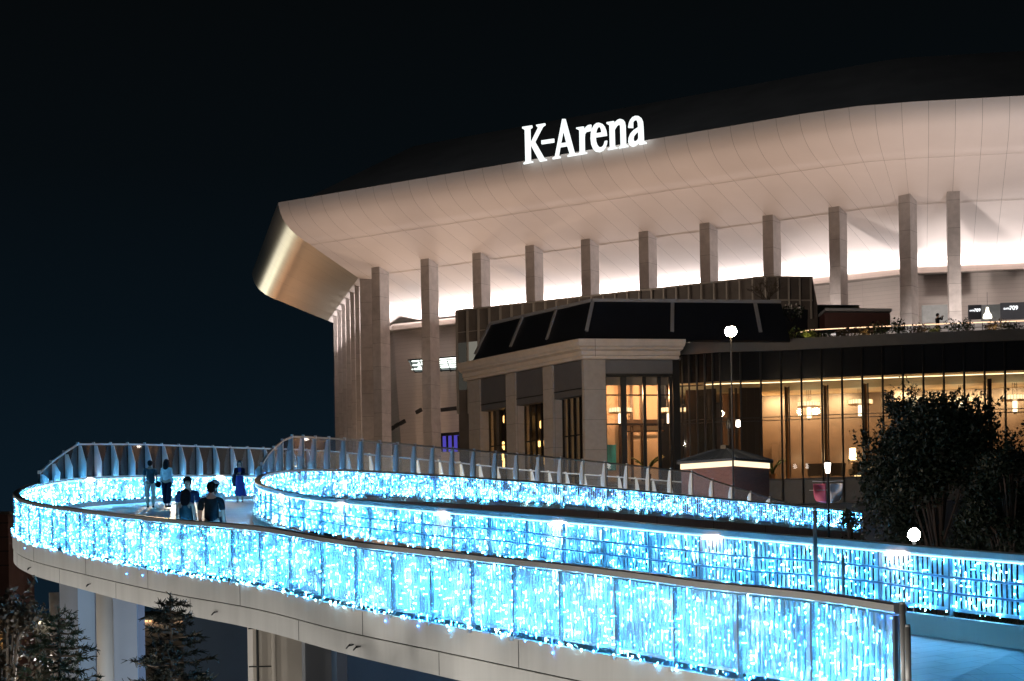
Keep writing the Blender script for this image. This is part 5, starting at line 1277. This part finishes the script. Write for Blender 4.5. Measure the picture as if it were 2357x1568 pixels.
P7 = pz_person(494,1098,41.0, PI*.95, 'person in a white tee and pale cap, half hidden behind the one in black', (.62,.66,.68), (.05,.05,.06), hairlen='tail', female=True, hatc=(.55,.35,.34), clampH=1.66)
up_arms = {1: [(.25,-.18,1.30),(.06,-.33,1.52)], -1: [(-.25,-.18,1.30),(-.04,-.33,1.52)]}
q = tpt(2179, 2.3, 16.06); T1 = person(q, PI*.5+.4, 1.74, 'person in dark clothes on the terrace holding a phone up to take a photo', (.015,.016,.02), (.015,.015,.02), arms=up_arms, long_sleeve=True)
mb = MB(); mb.obox(Vector((0,-.40,1.56)), Vector((.075,0,0)), Vector((0,.006,0)), UP*.04); mb.build('phone', M['black'], T1, False, True)
q = tpt(2027, 2.3, 16.06); person(q, PI*.9, 1.42, 'person at the terrace rail before the maroon bar', (.20,.10,.08), (.02,.02,.02), clampH=None) if False else person(q, PI*.9, 1.40, 'person at the terrace rail before the maroon bar', (.16,.09,.08), (.02,.02,.02))

# ------------------------------------------------------------------ light
def area(name, loc, dirv, sx, sy, pw, col, shadow=True):
    l = bpy.data.lights.new(name, 'AREA'); l.shape = 'RECTANGLE'; l.size = sx; l.size_y = sy; l.energy = pw; l.color = col
    o = bpy.data.objects.new(name, l); COL.objects.link(o); o.location = loc; o.rotation_euler = Vector(dirv).to_track_quat('-Z', 'Y').to_euler(); return o
def strip_area(name, a, b, dirv, wd, pw, col):
    """long thin lamp from a to b shining along dirv"""
    l = bpy.data.lights.new(name, 'AREA'); l.shape = 'RECTANGLE'; L_ = (b-a).length; l.size = L_; l.size_y = wd; l.energy = pw*L_; l.color = col
    o = bpy.data.objects.new(name, l); COL.objects.link(o)
    x = (b-a).normalized(); z = -(Vector(dirv) - x*Vector(dirv).dot(x)).normalized(); y = z.cross(x)
    o.matrix_world = Matrix(((x.x,y.x,z.x,(a.x+b.x)/2),(x.y,y.y,z.y,(a.y+b.y)/2),(x.z,y.z,z.z,(a.z+b.z)/2),(0,0,0,1))); return o
def point(name, loc, pw, col, r=.3):
    l = bpy.data.lights.new(name, 'POINT'); l.energy = pw; l.color = col; l.shadow_soft_size = r
    o = bpy.data.objects.new(name, l); COL.objects.link(o); o.location = loc; return o
def spot(name, loc, to, pw, col, ang=60, blend=.6, r=.2):
    l = bpy.data.lights.new(name, 'SPOT'); l.energy = pw; l.color = col; l.spot_size = math.radians(ang); l.spot_blend = blend; l.shadow_soft_size = r
    o = bpy.data.objects.new(name, l); COL.objects.link(o); o.location = loc; o.rotation_euler = (Vector(to)-Vector(loc)).to_track_quat('-Z','Y').to_euler(); return o
# lamps in the trough on top of the hall wall
for c in range(len(wt)-1):
    a = Vector((wt[c].x,wt[c].y,zt-.22)); b = Vector((wt[c+1].x,wt[c+1].y,zt-.22)); t = (b-a).normalized(); n = Vector((t.y,-t.x,0))
    a = a+n*.75; b = b+n*.75
    strip_area('trough_lamp', a, b, n*.75+UP, .12, 70, (1.0,.88,.85))
# added warm spots below the eaves, unseen, to brighten the soffit
for k, s in enumerate((-8,1,10,19,28,37,46,55,64,73)):
    q = A(s, -12.5, 0); spot('eaves_fill', Vector((q.x,q.y,CZ-6)), A(s, -11.5, 40), 7800, (1.0,.73,.575), 56, 1.0, .4)
for s in (0,12): q = A(s, -5, 0); spot('column_lamp', Vector((q.x-1,q.y,CZ-2)), A(s, 1, 12), 3500, (1,.66,.42), 60, .8)
q = A(4, 6, 0); point('hall_lamp', Vector((q.x,q.y,CZ+1)), 2500, (1,.72,.5), .3)
for s_ in (10,40,70): q = A(s_, -30, 62); spot('roof_fill', q, A(s_, 0, 48), 2200, (.9,.95,1), 120, 1, 1)  # added spots in mid air that lift the dark upper roof
for x_, y_ in ((44,157),(60,154),(78,152)): spot('soffit_fill', (x_,y_,CZ+17.5), (x_+1,y_+12,CZ+40), 5200, (1,.90,.87), 85, 1, .3)  # added unseen spots that pale the right end of the soffit
# added fill lights without fixtures for the beam and the pavilion
for q_, p_ in (((-5.0,26.6,CZ-3.2),480),((-2.0,19.0,CZ-3.4),520),((.6,14.2,CZ-3.2),420)): point('beam_fill', q_, p_, (1.0,.95,.88), .06)  # unseen fill points added low in front of the edge beam
_po = resample(OUT, 2.6)
for i_, p_ in enumerate(_po):
    if 32 < p_.y < 60 and p_.x > -16 and i_ < len(_po)//2: point('beam_side_fill', p_ + nrm(_po, i_, 1)*2.3 - UP*3.3, 62, (1.0,.95,.88), .06)  # added row of unseen points that evens the light on the beam
point('hotel_fill', (-16, 92, CZ+9.5), 8600, (1.0,.72,.46), .3); point('hotel_fill', (7, 96, CZ+12), 1300, (1.0,.82,.66), .3)  # added warm fill for the hotel front, apart from the modelled globe lamp
point('pier_fill', (W(800,HY,44).x, 45, CZ-3), 420, (.55,.75,1.0), .3); point('pier_fill', (W(330,HY,44).x, 44, CZ-4), 300, (.6,.78,1.0), .3)  # added bluish fill that lightens the piers
point('garden_lamp', (W(15,HY,38.6).x, 38.3, W(15,1470,38.5).z), 9, (1,.55,.2), .1)
for x_, y_, z_, p_, c_ in ((-190,800,10,2.6e5,(1,.92,.66)),(-150,780,9,1.1e5,(1,.42,.16)),(-230,820,9,1.8e5,(1,.92,.7))): point('cladding_streak_light', (x_,y_,z_), p_, c_, 2.0)  # added distant lights, placed for their streaks in the end cladding
point('annex_fill', (2, 139, CZ+19.2), 900, (1,.8,.62), .3); point('annex_fill', (16, 131, CZ+19.4), 500, (1,.8,.62), .3)  # added fill without fixtures to bring out the annex fins
for s_ in (52,66,80): q = A(s_, -9, 17.5); spot('hall_wall_fill', q, A(s_+3, 13.6, 28), 8500, (1.0,.88,.82), 75, .8, .5)  # added unseen spots that brighten the right part of the hall wall
point('ramp_fill', (9, 62, CZ-1.5), 420, (1,.74,.66), .2); point('ramp_fill', (1, 58, CZ-.5), 300, (1,.74,.66), .2)  # added warm fill for the inner far beam, hidden between the arms
# warm lamps of the lobby
for px in (1800,1880,1960,2110,2200,2290,2380):
    p = tpt(px, 4.3, 13.1); area('downlight', p, (0,.25,-1), 1.6, .8, 740, (1.0,.66,.33))
for px in (1850,1965,2000): p = tpt(px, 5.0, 9.0); point('lobby_lamp', p, 36, (1.0,.66,.34), .3)
p = RP(3.4,-3.2); point('pavilion_lamp', p+UP*(CZ+12.9), 560, (1.0,.52,.26), .3); p = RP(5.4,-3.6); point('pavilion_lamp', p+UP*(CZ+12.9), 420, (1.0,.52,.26), .3)
for px in (1870,2000,2160,2300): point('planter_lamp', tpt(px,.2,16.5), 11, (1.0,.62,.22), .05)

# ------------------------------------------------------------------ night sky
w = bpy.data.worlds.new('World'); SC.world = w; w.use_nodes = True
N = w.node_tree.nodes; L = w.node_tree.links; bg = N['Background']
tc = N.new('ShaderNodeTexCoord'); sep = N.new('ShaderNodeSeparateXYZ'); rp = N.new('ShaderNodeValToRGB')
L.new(tc.outputs['Generated'], sep.inputs[0]); L.new(sep.outputs['Z'], rp.inputs['Fac']); L.new(rp.outputs['Color'], bg.inputs['Color'])
cr = rp.color_ramp; cr.elements[0].position = 0; cr.elements[0].color = (.0042,.0112,.0195,1); cr.elements[1].position = 1; cr.elements[1].color = (.0003,.0008,.001,1)
for pos, c in ((.06,(.0036,.0098,.0168)),(.14,(.0025,.0060,.0096)),(.22,(.0021,.0038,.0052)),(.32,(.0018,.0026,.0030))):
    e = cr.elements.new(pos); e.color = (*c, 1)
bg.inputs['Strength'].default_value = .62

# ------------------------------------------------------------------ camera
cam = bpy.data.cameras.new('camera'); co = bpy.data.objects.new('camera', cam); COL.objects.link(co)
cam.sensor_width = 36; cam.lens = 36*F/2357; cam.shift_y = (HY-784)/2357; cam.clip_end = 4000; cam.clip_start = .1
cr_, sr_ = math.cos(ROLL), math.sin(ROLL)
co.matrix_world = Matrix(((cr_, sr_, 0, 0),(0,0,-1,0),(-sr_, cr_, 0, CZ),(0,0,0,1)))
SC.camera = co
SC.view_settings.view_transform = 'Standard'; SC.view_settings.look = 'None'; SC.view_settings.exposure = 0.6; SC.view_settings.gamma = 1
cy = SC.cycles; cy.use_denoising = True; cy.max_bounces = 8; cy.diffuse_bounces = 3; cy.glossy_bounces = 3; cy.transparent_max_bounces = 24; cy.transmission_bounces = 4
cy.sample_clamp_indirect = 4; cy.caustics_reflective = False; cy.caustics_refractive = False
